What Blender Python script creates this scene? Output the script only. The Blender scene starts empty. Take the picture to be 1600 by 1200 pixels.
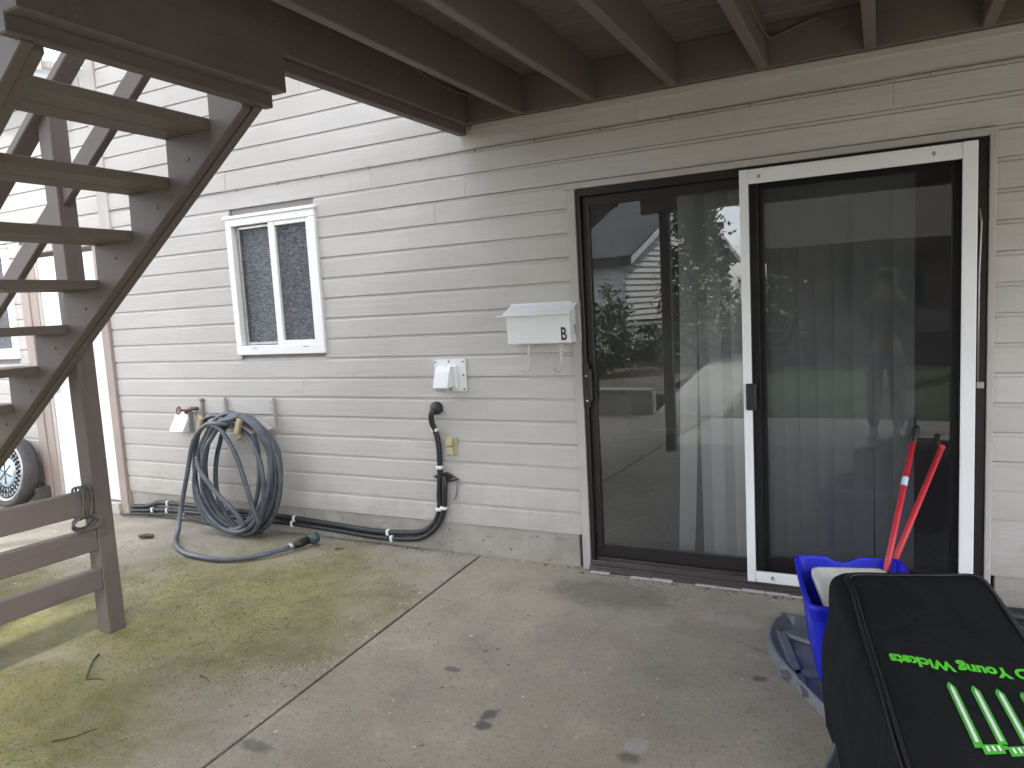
import bpy, bmesh, math, random
from mathutils import Vector, Matrix, Euler, noise
R = math.radians
random.seed(7)
S = bpy.context.scene
COL = S.collection

# ------------------------------------------------------------------ camera
cam_d = bpy.data.cameras.new('camera')
cam = bpy.data.objects.new('camera', cam_d)
COL.objects.link(cam)
S.camera = cam
def cam_axes(yaw, pit, rol):
    cy, sy, cp, sp, cr, sr = math.cos(yaw), math.sin(yaw), math.cos(pit), math.sin(pit), math.cos(rol), math.sin(rol)
    f = Vector((-sy*cp, cy*cp, -sp)); r = Vector((cy, sy, 0)); d = f.cross(r)
    return cr*r+sr*d, -sr*r+cr*d, f
r_, d_, f_ = cam_axes(0.47239, 0.107904, 0.0559586)
m = Matrix((r_, -d_, -f_)).transposed().to_4x4()
m.translation = (0, -3.7, 1.49)
cam.matrix_world = m
cam_d.sensor_width = 36
cam_d.lens = 1144.2/1600*36
cam_d.clip_start = 0.02
cam_d.clip_end = 2000

# ------------------------------------------------------------------ light
SUN_AZ = Vector((0.57, -0.82, 0)).normalized()   # horizontal direction towards the sun
SUN_EL = R(48)
W = bpy.data.worlds.new('World'); S.world = W; W.use_nodes = True
wn = W.node_tree; wn.nodes.clear()
out = wn.nodes.new('ShaderNodeOutputWorld'); bg = wn.nodes.new('ShaderNodeBackground')
sky = wn.nodes.new('ShaderNodeTexSky'); sky.sky_type = 'NISHITA'; sky.sun_disc = False
sky.sun_elevation = SUN_EL; sky.sun_rotation = math.atan2(SUN_AZ.x, SUN_AZ.y)
sky.air_density = 1.0; sky.dust_density = 2.5; sky.ozone_density = 1.0
tc = wn.nodes.new('ShaderNodeTexCoord'); cl = wn.nodes.new('ShaderNodeTexNoise')
cl.inputs['Scale'].default_value = 2.2; cl.inputs['Detail'].default_value = 8; cl.inputs['Roughness'].default_value = .6
mpw = wn.nodes.new('ShaderNodeMapping'); mpw.inputs['Scale'].default_value = (1, 1, 2.2)
rampw = wn.nodes.new('ShaderNodeValToRGB'); rampw.color_ramp.elements[0].position = .36; rampw.color_ramp.elements[1].position = .60
rampw.color_ramp.elements[0].color = (.14, .14, .14, 1); rampw.color_ramp.elements[1].color = (.78, .78, .78, 1)
mixw = wn.nodes.new('ShaderNodeMix'); mixw.data_type = 'RGBA'
mixw.inputs['B'].default_value = (12.2, 12.5, 13.2, 1)        # bright thin cloud
wn.links.new(tc.outputs['Generated'], mpw.inputs['Vector']); wn.links.new(mpw.outputs[0], cl.inputs['Vector'])
wn.links.new(cl.outputs['Fac'], rampw.inputs[0]); wn.links.new(rampw.outputs[0], mixw.inputs['Factor'])
wn.links.new(sky.outputs[0], mixw.inputs['A']); wn.links.new(mixw.outputs['Result'], bg.inputs['Color'])
bg.inputs['Strength'].default_value = 0.076
wn.links.new(bg.outputs[0], out.inputs[0])
sd = bpy.data.lights.new('sun', 'SUN'); sd.energy = 2.0; sd.angle = R(5); sd.color = (1, .96, .90)
sun = bpy.data.objects.new('sun', sd); COL.objects.link(sun)
sun.rotation_euler = (SUN_AZ*math.cos(SUN_EL) + Vector((0, 0, math.sin(SUN_EL)))).to_track_quat('Z', 'Y').to_euler()
sun.location = (6, -9, 12)
S.view_settings.view_transform = 'Standard'
try: S.view_settings.look = 'None'
except Exception: pass
S.view_settings.gamma = 1; S.view_settings.use_curve_mapping = False
S.view_settings.exposure = 2.64
S.cycles.max_bounces = 10; S.cycles.diffuse_bounces = 5; S.cycles.glossy_bounces = 5; S.cycles.transparent_max_bounces = 12

# ------------------------------------------------------------------ material helpers
class NT:
    def __init__(s, name):
        s.m = bpy.data.materials.new(name); s.m.use_nodes = True
        s.t = s.m.node_tree; s.t.nodes.clear()
        s.out = s.t.nodes.new('ShaderNodeOutputMaterial')
        s.b = s.t.nodes.new('ShaderNodeBsdfPrincipled')
        s.t.links.new(s.b.outputs[0], s.out.inputs[0])
        s.tc = s.t.nodes.new('ShaderNodeTexCoord')
    def n(s, t, **kw):
        x = s.t.nodes.new(t)
        for k, v in kw.items(): setattr(x, k, v)
        return x
    def l(s, a, b): s.t.links.new(a, b)
    def setv(s, sock, v):
        if hasattr(v, 'is_linked') or hasattr(v, 'links'): s.l(v, sock)
        else: sock.default_value = v
    def coord(s, scale=(1, 1, 1), kind='Object', rot=(0, 0, 0), loc=(0, 0, 0)):
        mp = s.n('ShaderNodeMapping'); mp.inputs['Scale'].default_value = scale
        mp.inputs['Rotation'].default_value = rot; mp.inputs['Location'].default_value = loc
        s.l(s.tc.outputs[kind], mp.inputs[0]); return mp.outputs[0]
    def noise(s, scale=5, detail=4, rough=.55, vec=None, dist=0):
        x = s.n('ShaderNodeTexNoise'); x.inputs['Scale'].default_value = scale; x.inputs['Detail'].default_value = detail
        x.inputs['Roughness'].default_value = rough; x.inputs['Distortion'].default_value = dist
        s.l(vec if vec is not None else s.tc.outputs['Object'], x.inputs['Vector']); return x.outputs['Fac']
    def voro(s, scale=5, vec=None, feature='F1', rnd=1):
        x = s.n('ShaderNodeTexVoronoi', feature=feature); x.inputs['Scale'].default_value = scale
        if 'Randomness' in x.inputs: x.inputs['Randomness'].default_value = rnd
        s.l(vec if vec is not None else s.tc.outputs['Object'], x.inputs['Vector']); return x.outputs['Distance']
    def ramp(s, fac, a, b, ca=(0, 0, 0, 1), cb=(1, 1, 1, 1)):
        x = s.n('ShaderNodeValToRGB'); e = x.color_ramp.elements
        e[0].position = a; e[1].position = b; e[0].color = ca; e[1].color = cb
        s.setv(x.inputs[0], fac); return x.outputs[0]
    def step(s, fac, a, b, lo=0., hi=1.):
        x = s.n('ShaderNodeMapRange', interpolation_type='SMOOTHSTEP')
        s.setv(x.inputs['Value'], fac); x.inputs['From Min'].default_value = a; x.inputs['From Max'].default_value = b
        x.inputs['To Min'].default_value = lo; x.inputs['To Max'].default_value = hi; return x.outputs[0]
    def math(s, op, a, b=0.):
        x = s.n('ShaderNodeMath', operation=op); s.setv(x.inputs[0], a); s.setv(x.inputs[1], b); return x.outputs[0]
    def mix(s, fac, a, b, mode='MIX'):
        x = s.n('ShaderNodeMix', data_type='RGBA', blend_type=mode)
        s.setv(x.inputs['Factor'], fac)
        s.setv(x.inputs['A'], a if not isinstance(a, tuple) else (a+(1,))[:4]); s.setv(x.inputs['B'], b if not isinstance(b, tuple) else (b+(1,))[:4])
        return x.outputs['Result']
    def bump(s, h, strength=.3, dist=.01, prev=None):
        x = s.n('ShaderNodeBump'); x.inputs['Strength'].default_value = strength; x.inputs['Distance'].default_value = dist
        s.l(h, x.inputs['Height'])
        if prev is not None: s.l(prev, x.inputs['Normal'])
        return x.outputs[0]
    def fin(s, col=None, rough=.6, normal=None, metal=0., spec=None):
        if col is not None: s.setv(s.b.inputs['Base Color'], (col+(1,))[:4] if isinstance(col, tuple) else col)
        s.setv(s.b.inputs['Roughness'], rough); s.b.inputs['Metallic'].default_value = metal
        if normal is not None: s.l(normal, s.b.inputs['Normal'])
        if spec is not None: s.b.inputs['Specular IOR Level'].default_value = spec
        return s.m
    def rnd(s):
        x = s.n('ShaderNodeObjectInfo'); return x.outputs['Random']

def mat_siding():
    t = NT('siding_paint')
    # each board shows its own grain: shift coordinates by the object's random number
    cmb = t.n('ShaderNodeCombineXYZ'); r = t.rnd()
    t.l(t.math('MULTIPLY', r, 37.), cmb.inputs[0]); t.l(t.math('MULTIPLY', r, 11.), cmb.inputs[2])
    add = t.n('ShaderNodeVectorMath', operation='ADD'); t.l(t.tc.outputs['Object'], add.inputs[0]); t.l(cmb.outputs[0], add.inputs[1])
    def mp(sc):
        q = t.n('ShaderNodeMapping'); q.inputs['Scale'].default_value = sc; t.l(add.outputs[0], q.inputs[0]); return q.outputs[0]
    grain = t.noise(1, 6, .65, mp((3, 20, 60)), .6)
    saw = t.noise(1, 2, .6, mp((170, 10, 3)))
    patch = t.noise(1, 4, .6, mp((1.2, 2, 5)))
    weather = t.noise(.9, 3, .5, t.coord((1, 1, 1.6)))
    specks = t.noise(1, 2, .5, mp((22, 20, 45)))
    col = t.mix(t.step(patch, .3, .7), (.468, .452, .432), (.528, .512, .490))
    col = t.mix(t.step(weather, .35, .7), col, (.45, .428, .40))
    col = t.mix(t.math('MULTIPLY', r, .28), col, (.40, .375, .35))
    col = t.mix(t.math('MULTIPLY', t.step(grain, .60, .78), .35), col, (.33, .30, .275))
    col = t.mix(t.math('MULTIPLY', t.step(specks, .73, .80), .75), col, (.17, .15, .13))
    sx = t.n('ShaderNodeSeparateXYZ'); t.l(t.tc.outputs['Object'], sx.inputs[0])
    dn = t.noise(5, 5, .7); dirt = t.step(t.math('ADD', sx.outputs[2], t.math('MULTIPLY', t.math('SUBTRACT', dn, .5), .9)), .42, .12)
    col = t.mix(t.math('MULTIPLY', dirt, .35), col, (.27, .25, .20))
    stk = t.noise(1, 4, .65, t.coord((26, 5, .8)), .3); col = t.mix(t.math('MULTIPLY', t.step(stk, .60, .76), .22), col, (.33, .31, .28))
    sawm = t.math('MULTIPLY', saw, t.step(patch, .42, .62))
    h = t.math('ADD', t.math('MULTIPLY', grain, 1.), t.math('MULTIPLY', sawm, .55))
    nrm = t.bump(h, .55, .004)
    return t.fin(col, .62, nrm)
def mat_paintwood(name, base, dark, axis, rough=.6):
    t = NT(name); sc = {'x': (2.5, 40, 40), 'y': (40, 2.5, 40), 'z': (40, 40, 2.5)}[axis]
    g = t.noise(1, 5, .6, t.coord(sc), .5)
    p = t.noise(2.3, 4, .6)
    k = t.noise(30, 2, .5)
    col = t.mix(t.step(p, .3, .7), base, tuple(.86*c for c in base))
    col = t.mix(t.math('MULTIPLY', t.step(g, .55, .75), .5), col, dark)
    col = t.mix(t.math('MULTIPLY', t.step(k, .74, .8), .5), col, tuple(min(1, 2.2*c) for c in base))
    ch = t.noise(1, 4, .7, t.coord(tuple(q*.9+5 for q in sc)), .8); col = t.mix(t.math('MULTIPLY', t.step(ch, .70, .74), .55), col, (.26, .22, .185))
    kn = t.voro(3.2); col = t.mix(t.math('MULTIPLY', t.step(kn, .045, .02), .7), col, tuple(.45*q for q in dark))
    col = t.mix(t.math('MULTIPLY', t.rnd(), .18), col, dark)
    return t.fin(col, rough, t.bump(g, .35, .003))
def mat_plain(name, col, rough=.5, metal=0., var=.1, nscale=8, bump=0., spec=None):
    t = NT(name); p = t.noise(nscale, 5, .6)
    c = t.mix(t.step(p, .3, .72), col, tuple(c*(1-var) for c in col))
    nrm = t.bump(t.noise(nscale*18, 3), bump, .002) if bump else None
    return t.fin(c, t.step(p, .2, .8, rough*.85, min(1, rough*1.15)), nrm, metal, spec)
def mat_scuffed(name, col, scuff, rough=.42):
    t = NT(name); p = t.noise(6, 5, .6); sc = t.noise(1, 3, .7, t.coord((14, 14, 160), rot=(.5, .3, .2)), .4); sp = t.noise(70, 3, .6); e = t.noise(3.5, 5, .7)
    c = t.mix(t.step(p, .3, .72), col, tuple(x*.72 for x in col))
    c = t.mix(t.math('MULTIPLY', t.math('MULTIPLY', t.step(sc, .62, .72), t.step(e, .45, .62)), .55), c, scuff)
    c = t.mix(t.math('MULTIPLY', t.step(sp, .70, .78), .6), c, scuff)
    c = t.mix(t.math('MULTIPLY', t.step(e, .58, .78), .22), c, (.12, .11, .10))
    return t.fin(c, t.step(p, .2, .8, rough, rough+.2), t.bump(sp, .12, .002))
def mat_concrete(name, base, moss=False, slab='right'):
    t = NT(name)
    big = t.noise(.8, 5, .6); mid = t.noise(3.2, 6, .65); fine = t.noise(45, 4, .6); grit = t.noise(180, 2, .5)
    col = t.mix(t.step(big, .3, .7), base, tuple(c*.80 for c in base))
    col = t.mix(t.math('MULTIPLY', t.step(mid, .48, .70), .55), col, (base[0]*.66, base[1]*.62, base[2]*.60))
    col = t.mix(t.math('MULTIPLY', t.step(mid, .46, .30), .45), col, (base[0]*1.35, base[1]*1.30, base[2]*1.22))
    col = t.mix(t.math('MULTIPLY', t.step(fine, .52, .66), .55), col, (base[0]*.55, base[1]*.53, base[2]*.5))
    col = t.mix(t.math('MULTIPLY', t.step(grit, .56, .68), .45), col, (base[0]*.45, base[1]*.44, base[2]*.42))
    col = t.mix(t.math('MULTIPLY', t.step(grit, .42, .32), .35), col, (base[0]*1.5, base[1]*1.48, base[2]*1.45))
    crk = t.voro(.55, t.coord((1, 1, 1), loc=(3.3, 1.7, 0)), 'DISTANCE_TO_EDGE'); crw = t.math('ADD', crk, t.math('MULTIPLY', t.math('SUBTRACT', mid, .5), .05))
    col = t.mix(t.math('MULTIPLY', t.math('MULTIPLY', t.step(crw, .006, .001), t.step(big, .48, .6)), .5), col, (.07, .062, .055))
    strk = t.noise(1, 5, .7, t.coord((9, 1.1, 1), rot=(0, 0, .5)), .5)
    col = t.mix(t.math('MULTIPLY', t.step(strk, .58, .72), .25), col, (base[0]*.6, base[1]*.57, base[2]*.53))
    sx = t.n('ShaderNodeSeparateXYZ'); t.l(t.tc.outputs['Object'], sx.inputs[0]); X, Y = sx.outputs[0], sx.outputs[1]
    def ell(cx, cy, rx, ry):
        a = t.math('DIVIDE', t.math('SUBTRACT', X, cx), rx); b = t.math('DIVIDE', t.math('SUBTRACT', Y, cy), ry)
        return t.math('SQRT', t.math('ADD', t.math('MULTIPLY', a, a), t.math('MULTIPLY', b, b)))
    hgt = t.math('ADD', t.math('MULTIPLY', fine, .6), t.math('MULTIPLY', grit, .5))
    # scuffs and rusty tinges
    tint = t.noise(1.7, 3, .5, t.coord((1, 1, 1), loc=(5, 3, 0)))
    col = t.mix(t.math('MULTIPLY', t.step(tint, .55, .75), .35), col, (base[0]*.95, base[1]*.78, base[2]*.66))
    if slab == 'right':
        for (cx, cy, rx, ry, a, c) in ((-1.52, -.52, .19, .17, .55, (.36, .31, .23)), (-1.24, -.30, .38, .20, .5, (.105, .09, .075)),
                                       (-.83, -.72, .30, .10, .4, (.30, .27, .22)), (-1.66, -1.20, .14, .10, .45, (.33, .29, .23)),
                                       (-1.60, -1.26, .04, .026, .85, (.11, .10, .09)), (-1.29, -1.505, .035, .045, .85, (.075, .07, .065)),
                                       (-1.28, -1.575, .04, .034, .85, (.075, .07, .065)), (-.74, -1.56, .045, .034, .8, (.09, .085, .08)),
                                       (-.74, -1.49, .05, .05, .6, (.34, .33, .31)), (-.43, -.90, .035, .026, .85, (.08, .075, .07)),
                                       (-1.97, -1.98, .09, .035, .7, (.09, .085, .075)), (-.62, -.42, .16, .07, .5, (.36, .34, .32))):
            e = t.math('ADD', ell(cx, cy, rx, ry), t.math('MULTIPLY', t.math('SUBTRACT', t.noise(24, 4, .6), .5), 1.3))
            col = t.mix(t.math('MULTIPLY', t.step(e, 1.15, .5), a), col, c)
    if moss:
        mn = t.noise(2.6, 6, .68); mf = t.noise(85, 5, .75); mm = t.noise(9, 5, .7)
        e1 = ell(-3.15, -1.10, 1.15, .95); e2 = ell(-4.3, -1.7, 1.2, .9); e3 = ell(-3.1, -2.3, .95, .75)
        e = t.math('MINIMUM', t.math('MINIMUM', e1, e2), e3)
        wob = t.math('ADD', t.math('MULTIPLY', t.math('SUBTRACT', mn, .5), 1.7), t.math('MULTIPLY', t.math('SUBTRACT', mm, .5), .9))
        mask = t.step(t.math('ADD', e, wob), 1.25, .45)
        tuft = t.step(t.math('ADD', mf, t.math('MULTIPLY', t.math('SUBTRACT', mm, .5), .8)), .33, .60)
        mk = t.math('MULTIPLY', mask, t.math('ADD', t.math('MULTIPLY', tuft, .52), .46))
        mc = t.mix(t.step(mn, .35, .65), (.140, .134, .040), (.235, .212, .062))
        mc = t.mix(t.math('MULTIPLY', t.step(mm, .55, .75), .6), mc, (.09, .10, .028))
        mc = t.mix(t.math('MULTIPLY', t.step(mf, .56, .70), .55), mc, (.36, .33, .14)); mc = t.mix(t.math('MULTIPLY', t.step(mf, .46, .34), .6), mc, (.07, .07, .03))
        col = t.mix(mk, col, mc)
        hgt = t.math('ADD', hgt, t.math('MULTIPLY', t.math('MULTIPLY', mask, mf), 2.2))
    # pale lichen dots and paint flecks, thick along the joint
    line = t.math('ABSOLUTE', t.math('ADD', t.math('SUBTRACT', X, -2.168), t.math('MULTIPLY', Y, .0565)))
    near = t.step(line, .42, .02)
    v = t.voro(9, t.coord((1, 1, 1))); vn = t.noise(5, 3, .6, t.coord((1, 1, 1), loc=(2, 9, 0)))
    thr = t.math('ADD', t.math('MULTIPLY', near, .06), t.math('MULTIPLY', t.step(vn, .58, .72), .14))
    vd = t.math('ADD', v, t.math('MULTIPLY', t.math('SUBTRACT', fine, .5), .16))
    fl = t.step(t.math('SUBTRACT', vd, thr), .035, .0)
    col = t.mix(t.math('MULTIPLY', fl, .75), col, (.50, .48, .45))
    v2 = t.voro(3.1); col = t.mix(t.math('MULTIPLY', t.step(v2, .035, .02), .8), col, (.05, .045, .04))
    return t.fin(col, t.step(mid, .3, .7, .72, .9), t.bump(hgt, .5, .004))
def mat_foundation():
    t = NT('foundation_concrete'); big = t.noise(2.5, 5, .65); f = t.noise(40, 4, .6)
    pits = t.voro(16)
    col = t.mix(t.step(big, .3, .7), (.36, .345, .30), (.25, .24, .205))
    col = t.mix(t.math('MULTIPLY', t.step(t.noise(6, 4, .7, t.coord((1, 1, 3))), .55, .7), .6), col, (.17, .165, .13))
    col = t.mix(t.step(pits, .12, .05), col, (.12, .11, .10))
    return t.fin(col, .85, t.bump(t.math('SUBTRACT', f, t.math('MULTIPLY', t.step(pits, .14, .04), 1.5)), .6, .006))
def mat_glass(name, tint=(1, 1, 1), ior=2.2, rough=0.0):
    t = NT(name); t.t.nodes.remove(t.b)
    fr = t.n('ShaderNodeFresnel'); fr.inputs['IOR'].default_value = ior
    tr = t.n('ShaderNodeBsdfTransparent'); tr.inputs[0].default_value = tint+(1,)
    gl = t.n('ShaderNodeBsdfGlossy'); gl.inputs['Roughness'].default_value = rough; gl.inputs[0].default_value = (.95, .98, 1, 1)
    wob = t.noise(1.1, 1, .4); bp = t.bump(wob, .09, .02); t.l(bp, gl.inputs['Normal'])
    mx = t.n('ShaderNodeMixShader'); t.l(fr.outputs[0], mx.inputs[0]); t.l(tr.outputs[0], mx.inputs[1]); t.l(gl.outputs[0], mx.inputs[2])
    # film of dust and wipe marks, plus a painted haze that lightens dark panes
    df = t.n('ShaderNodeBsdfDiffuse'); df.inputs[0].default_value = (.62, .62, .60, 1)
    sm = t.noise(1, 5, .65, t.coord((5, 5, 2.2), rot=(0, .5, 0)), .6); sp = t.noise(55, 3, .6)
    fac = t.math('ADD', t.step(sm, .35, .75, .028, .075), t.math('MULTIPLY', t.step(sp, .66, .76), .05))
    m2 = t.n('ShaderNodeMixShader'); t.l(fac, m2.inputs[0]); t.l(mx.outputs[0], m2.inputs[1]); t.l(df.outputs[0], m2.inputs[2])
    t.l(m2.outputs[0], t.out.inputs[0]); return t.m
def mat_mesh(name, col=(.02, .02, .022), dens=.5):
    t = NT(name); t.t.nodes.remove(t.b)
    tr = t.n('ShaderNodeBsdfTransparent'); df = t.n('ShaderNodeBsdfDiffuse'); df.inputs[0].default_value = col+(1,)
    mx = t.n('ShaderNodeMixShader'); t.setv(mx.inputs[0], t.step(t.noise(2, 2), .2, .8, dens-.03, dens+.03))
    t.l(tr.outputs[0], mx.inputs[1]); t.l(df.outputs[0], mx.inputs[2]); t.l(mx.outputs[0], t.out.inputs[0]); return t.m
def mat_pebble_glass(name, rough, strength):
    t = NT(name)
    n1 = t.noise(1, 3, .6, t.coord((30, 30, 70)), .8); n2 = t.voro(60, t.coord((1, 1, 1.9)))
    h = t.math('ADD', n1, t.math('MULTIPLY', n2, .7))
    col = t.mix(t.step(n1, .35, .65), (.03, .036, .045), (.12, .135, .16))
    return t.fin(col, rough, t.bump(h, strength, .02), 0, .9)
def mat_leaf(name, a, b):
    t = NT(name); oi = t.noise(1.3, 3, .6); f = t.noise(23, 2, .5)
    col = t.mix(t.step(t.math('ADD', t.math('MULTIPLY', oi, .6), t.math('MULTIPLY', f, .4)), .35, .65), a, b)
    return t.fin(col, .55)
def mat_fabric(name, col, scale=900, b=.25, rough=.85):
    t = NT(name); w1 = t.noise(1, 2, .5, t.coord((scale, scale*.2, scale*.5))); p = t.noise(4, 4, .6); d = t.noise(14, 5, .7)
    c = t.mix(t.step(p, .3, .7), col, tuple(.7*q for q in col))
    c = t.mix(t.math('MULTIPLY', t.step(d, .66, .85), .25), c, (.03, .03, .03))
    fold = t.noise(3.2, 3, .55, None, .8)
    nb = t.bump(fold, .6, .06)
    lint = t.noise(120, 2, .5); c = t.mix(t.math('MULTIPLY', t.step(lint, .70, .78), .5), c, (.10, .10, .10))
    return t.fin(c, rough, t.bump(w1, b, .001, nb), 0, .22)
def mat_roof(name, c):
    t = NT(name); n = t.noise(1, 4, .6, t.coord((4, 4, 18))); col = t.mix(t.step(n, .35, .65), c, tuple(.6*q for q in c)); return t.fin(col, .85, t.bump(n, .4, .02))

BR = (.135, .109, .098); BRD = (.066, .053, .047)
M = {}
M['siding'] = mat_siding()
for a in 'xyz': M['brown_'+a] = mat_paintwood('brown_paint_'+a, BR, BRD, a)
M['deckboard'] = mat_paintwood('deck_underside', (.165, .132, .126), (.06, .05, .047), 'x', .75)
M['tread'] = mat_paintwood('tread_wood', (.165, .138, .116), (.085, .07, .058), 'y', .7)
M['trim'] = mat_paintwood('trim_paint', (.46, .435, .41), (.30, .28, .26), 'z')
M['pinktrim'] = mat_paintwood('door_casing_paint', (.36, .295, .265), (.24, .19, .165), 'z')
M['white'] = mat_plain('white_vinyl', (.80, .81, .82), .35, var=.05, nscale=3)
M['whitemetal'] = mat_plain('white_powder_coat', (.76, .78, .79), .38, var=.06, nscale=6)
M['bronze'] = mat_plain('bronze_anodised', (.030, .026, .025), .38, .35, .2, 5)
M['bronze_sill'] = mat_plain('bronze_sill', (.10, .088, .086), .42, .4, .25, 9)
M['black'] = mat_plain('black_plastic', (.016, .016, .018), .42, var=.25, nscale=12)
M['pipe'] = mat_plain('black_pipe', (.022, .023, .026), .48, var=.3, nscale=20, bump=.1)
M['hose'] = mat_plain('grey_hose', (.105, .120, .142), .40, var=.35, nscale=16, bump=.12)
M['galv'] = mat_plain('galvanised_steel', (.45, .45, .44), .4, .75, .25, 30)
M['tan'] = mat_plain('tan_wood_peg', (.44, .36, .23), .6, var=.3, nscale=25)
M['almond'] = mat_plain('almond_plastic', (.47, .42, .25), .5, var=.15, nscale=18)
M['brass'] = mat_plain('weathered_brass', (.17, .10, .075), .5, .6, .3, 40)
M['redpaint'] = mat_plain('faded_red_paint', (.20, .085, .07), .55, var=.3, nscale=40)
M['blue'] = mat_scuffed('blue_plastic', (.004, .014, .56), (.10, .16, .62))
M['blueprint'] = mat_plain('worn_pale_print', (.32, .36, .62), .6, var=.5, nscale=60)
M['lid'] = mat_scuffed('pale_grey_plastic', (.56, .56, .52), (.36, .34, .30), .45)
M['red'] = mat_scuffed('red_handle_paint', (.56, .030, .045), (.62, .36, .34), .34)
M['sticker'] = mat_plain('white_blue_sticker', (.55, .66, .75), .5, var=.3, nscale=80)
M['bag'] = mat_fabric('black_canvas', (.0065, .0070, .0085), 700, .35)
M['bagside'] = mat_fabric('black_canvas_side', (.015, .016, .019), 700, .35)
M['green'] = mat_plain('green_print', (.10, .62, .035), .6, var=.12, nscale=30)
M['green2'] = mat_plain('green_print_dark', (.065, .42, .035), .6, var=.12, nscale=30)
M['printwhite'] = mat_plain('white_print', (.74, .78, .74), .6, var=.08, nscale=30)
M['greyplastic'] = mat_scuffed('grey_moulded_plastic', (.14, .15, .165), (.38, .39, .40), .36)
M['slab_r'] = mat_concrete('patio_concrete', (.302, .276, .220), False, 'right')
M['slab_l'] = mat_concrete('patio_concrete_mossy', (.300, .275, .222), True, 'left')
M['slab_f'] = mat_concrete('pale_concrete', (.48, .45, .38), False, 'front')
M['dirt'] = mat_plain('joint_dirt', (.022, .018, .014), .95, var=.4, nscale=30, bump=.5)
M['found'] = mat_foundation()
M['glass'] = mat_glass('door_glass')
M['mesh'] = mat_mesh('insect_mesh', dens=.37)
M['pebble'] = mat_pebble_glass('pebbled_glass', .07, 1.0)
M['pebble_s'] = mat_pebble_glass('pebbled_glass_screened', .5, .5)
M['blind'] = mat_plain('vinyl_blind', (.66, .70, .70), .5, var=.06, nscale=3)
M['room'] = mat_plain('room_wall_paint', (.30, .28, .26), .8, var=.1, nscale=2)
M['carpet'] = mat_plain('carpet', (.13, .115, .10), .95, var=.3, nscale=40, bump=.4)
M['doorwhite'] = mat_plain('white_door_paint', (.80, .82, .84), .45, var=.05, nscale=2)
M['moss'] = mat_leaf('moss_tufts', (.075, .080, .022), (.20, .185, .055))
M['rubber'] = mat_plain('weathered_rubber', (.072, .066, .066), .75, var=.3, nscale=14, bump=.2)
M['chrome'] = mat_plain('dull_chrome', (.42, .45, .50), .28, .7, .3, 25)
M['wheelglass'] = mat_plain('pale_hub_disc', (.50, .60, .68), .2, .3, .2, 12)
M['twig'] = mat_plain('twig_bark', (.07, .052, .04), .9, var=.4, nscale=50)
M['leafbrown'] = mat_plain('dry_leaf', (.10, .055, .03), .8, var=.4, nscale=60)
M['fleck'] = mat_plain('pale_flecks', (.50, .48, .44), .8, var=.25, nscale=40)
M['almondwhite'] = mat_plain('worn_white_paint', (.58, .57, .50), .45, var=.3, nscale=40)
M['galvgrey'] = mat_plain('painted_wire', (.26, .245, .225), .6, var=.3, nscale=30)
M['galvdark'] = mat_plain('grey_cable', (.10, .095, .09), .6, var=.3, nscale=30)
M['teal'] = mat_plain('teal_plastic', (.05, .085, .095), .45, var=.4, nscale=30)
M['piping'] = mat_plain('black_piping', (.008, .008, .009), .32, var=.2, nscale=30)

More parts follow.
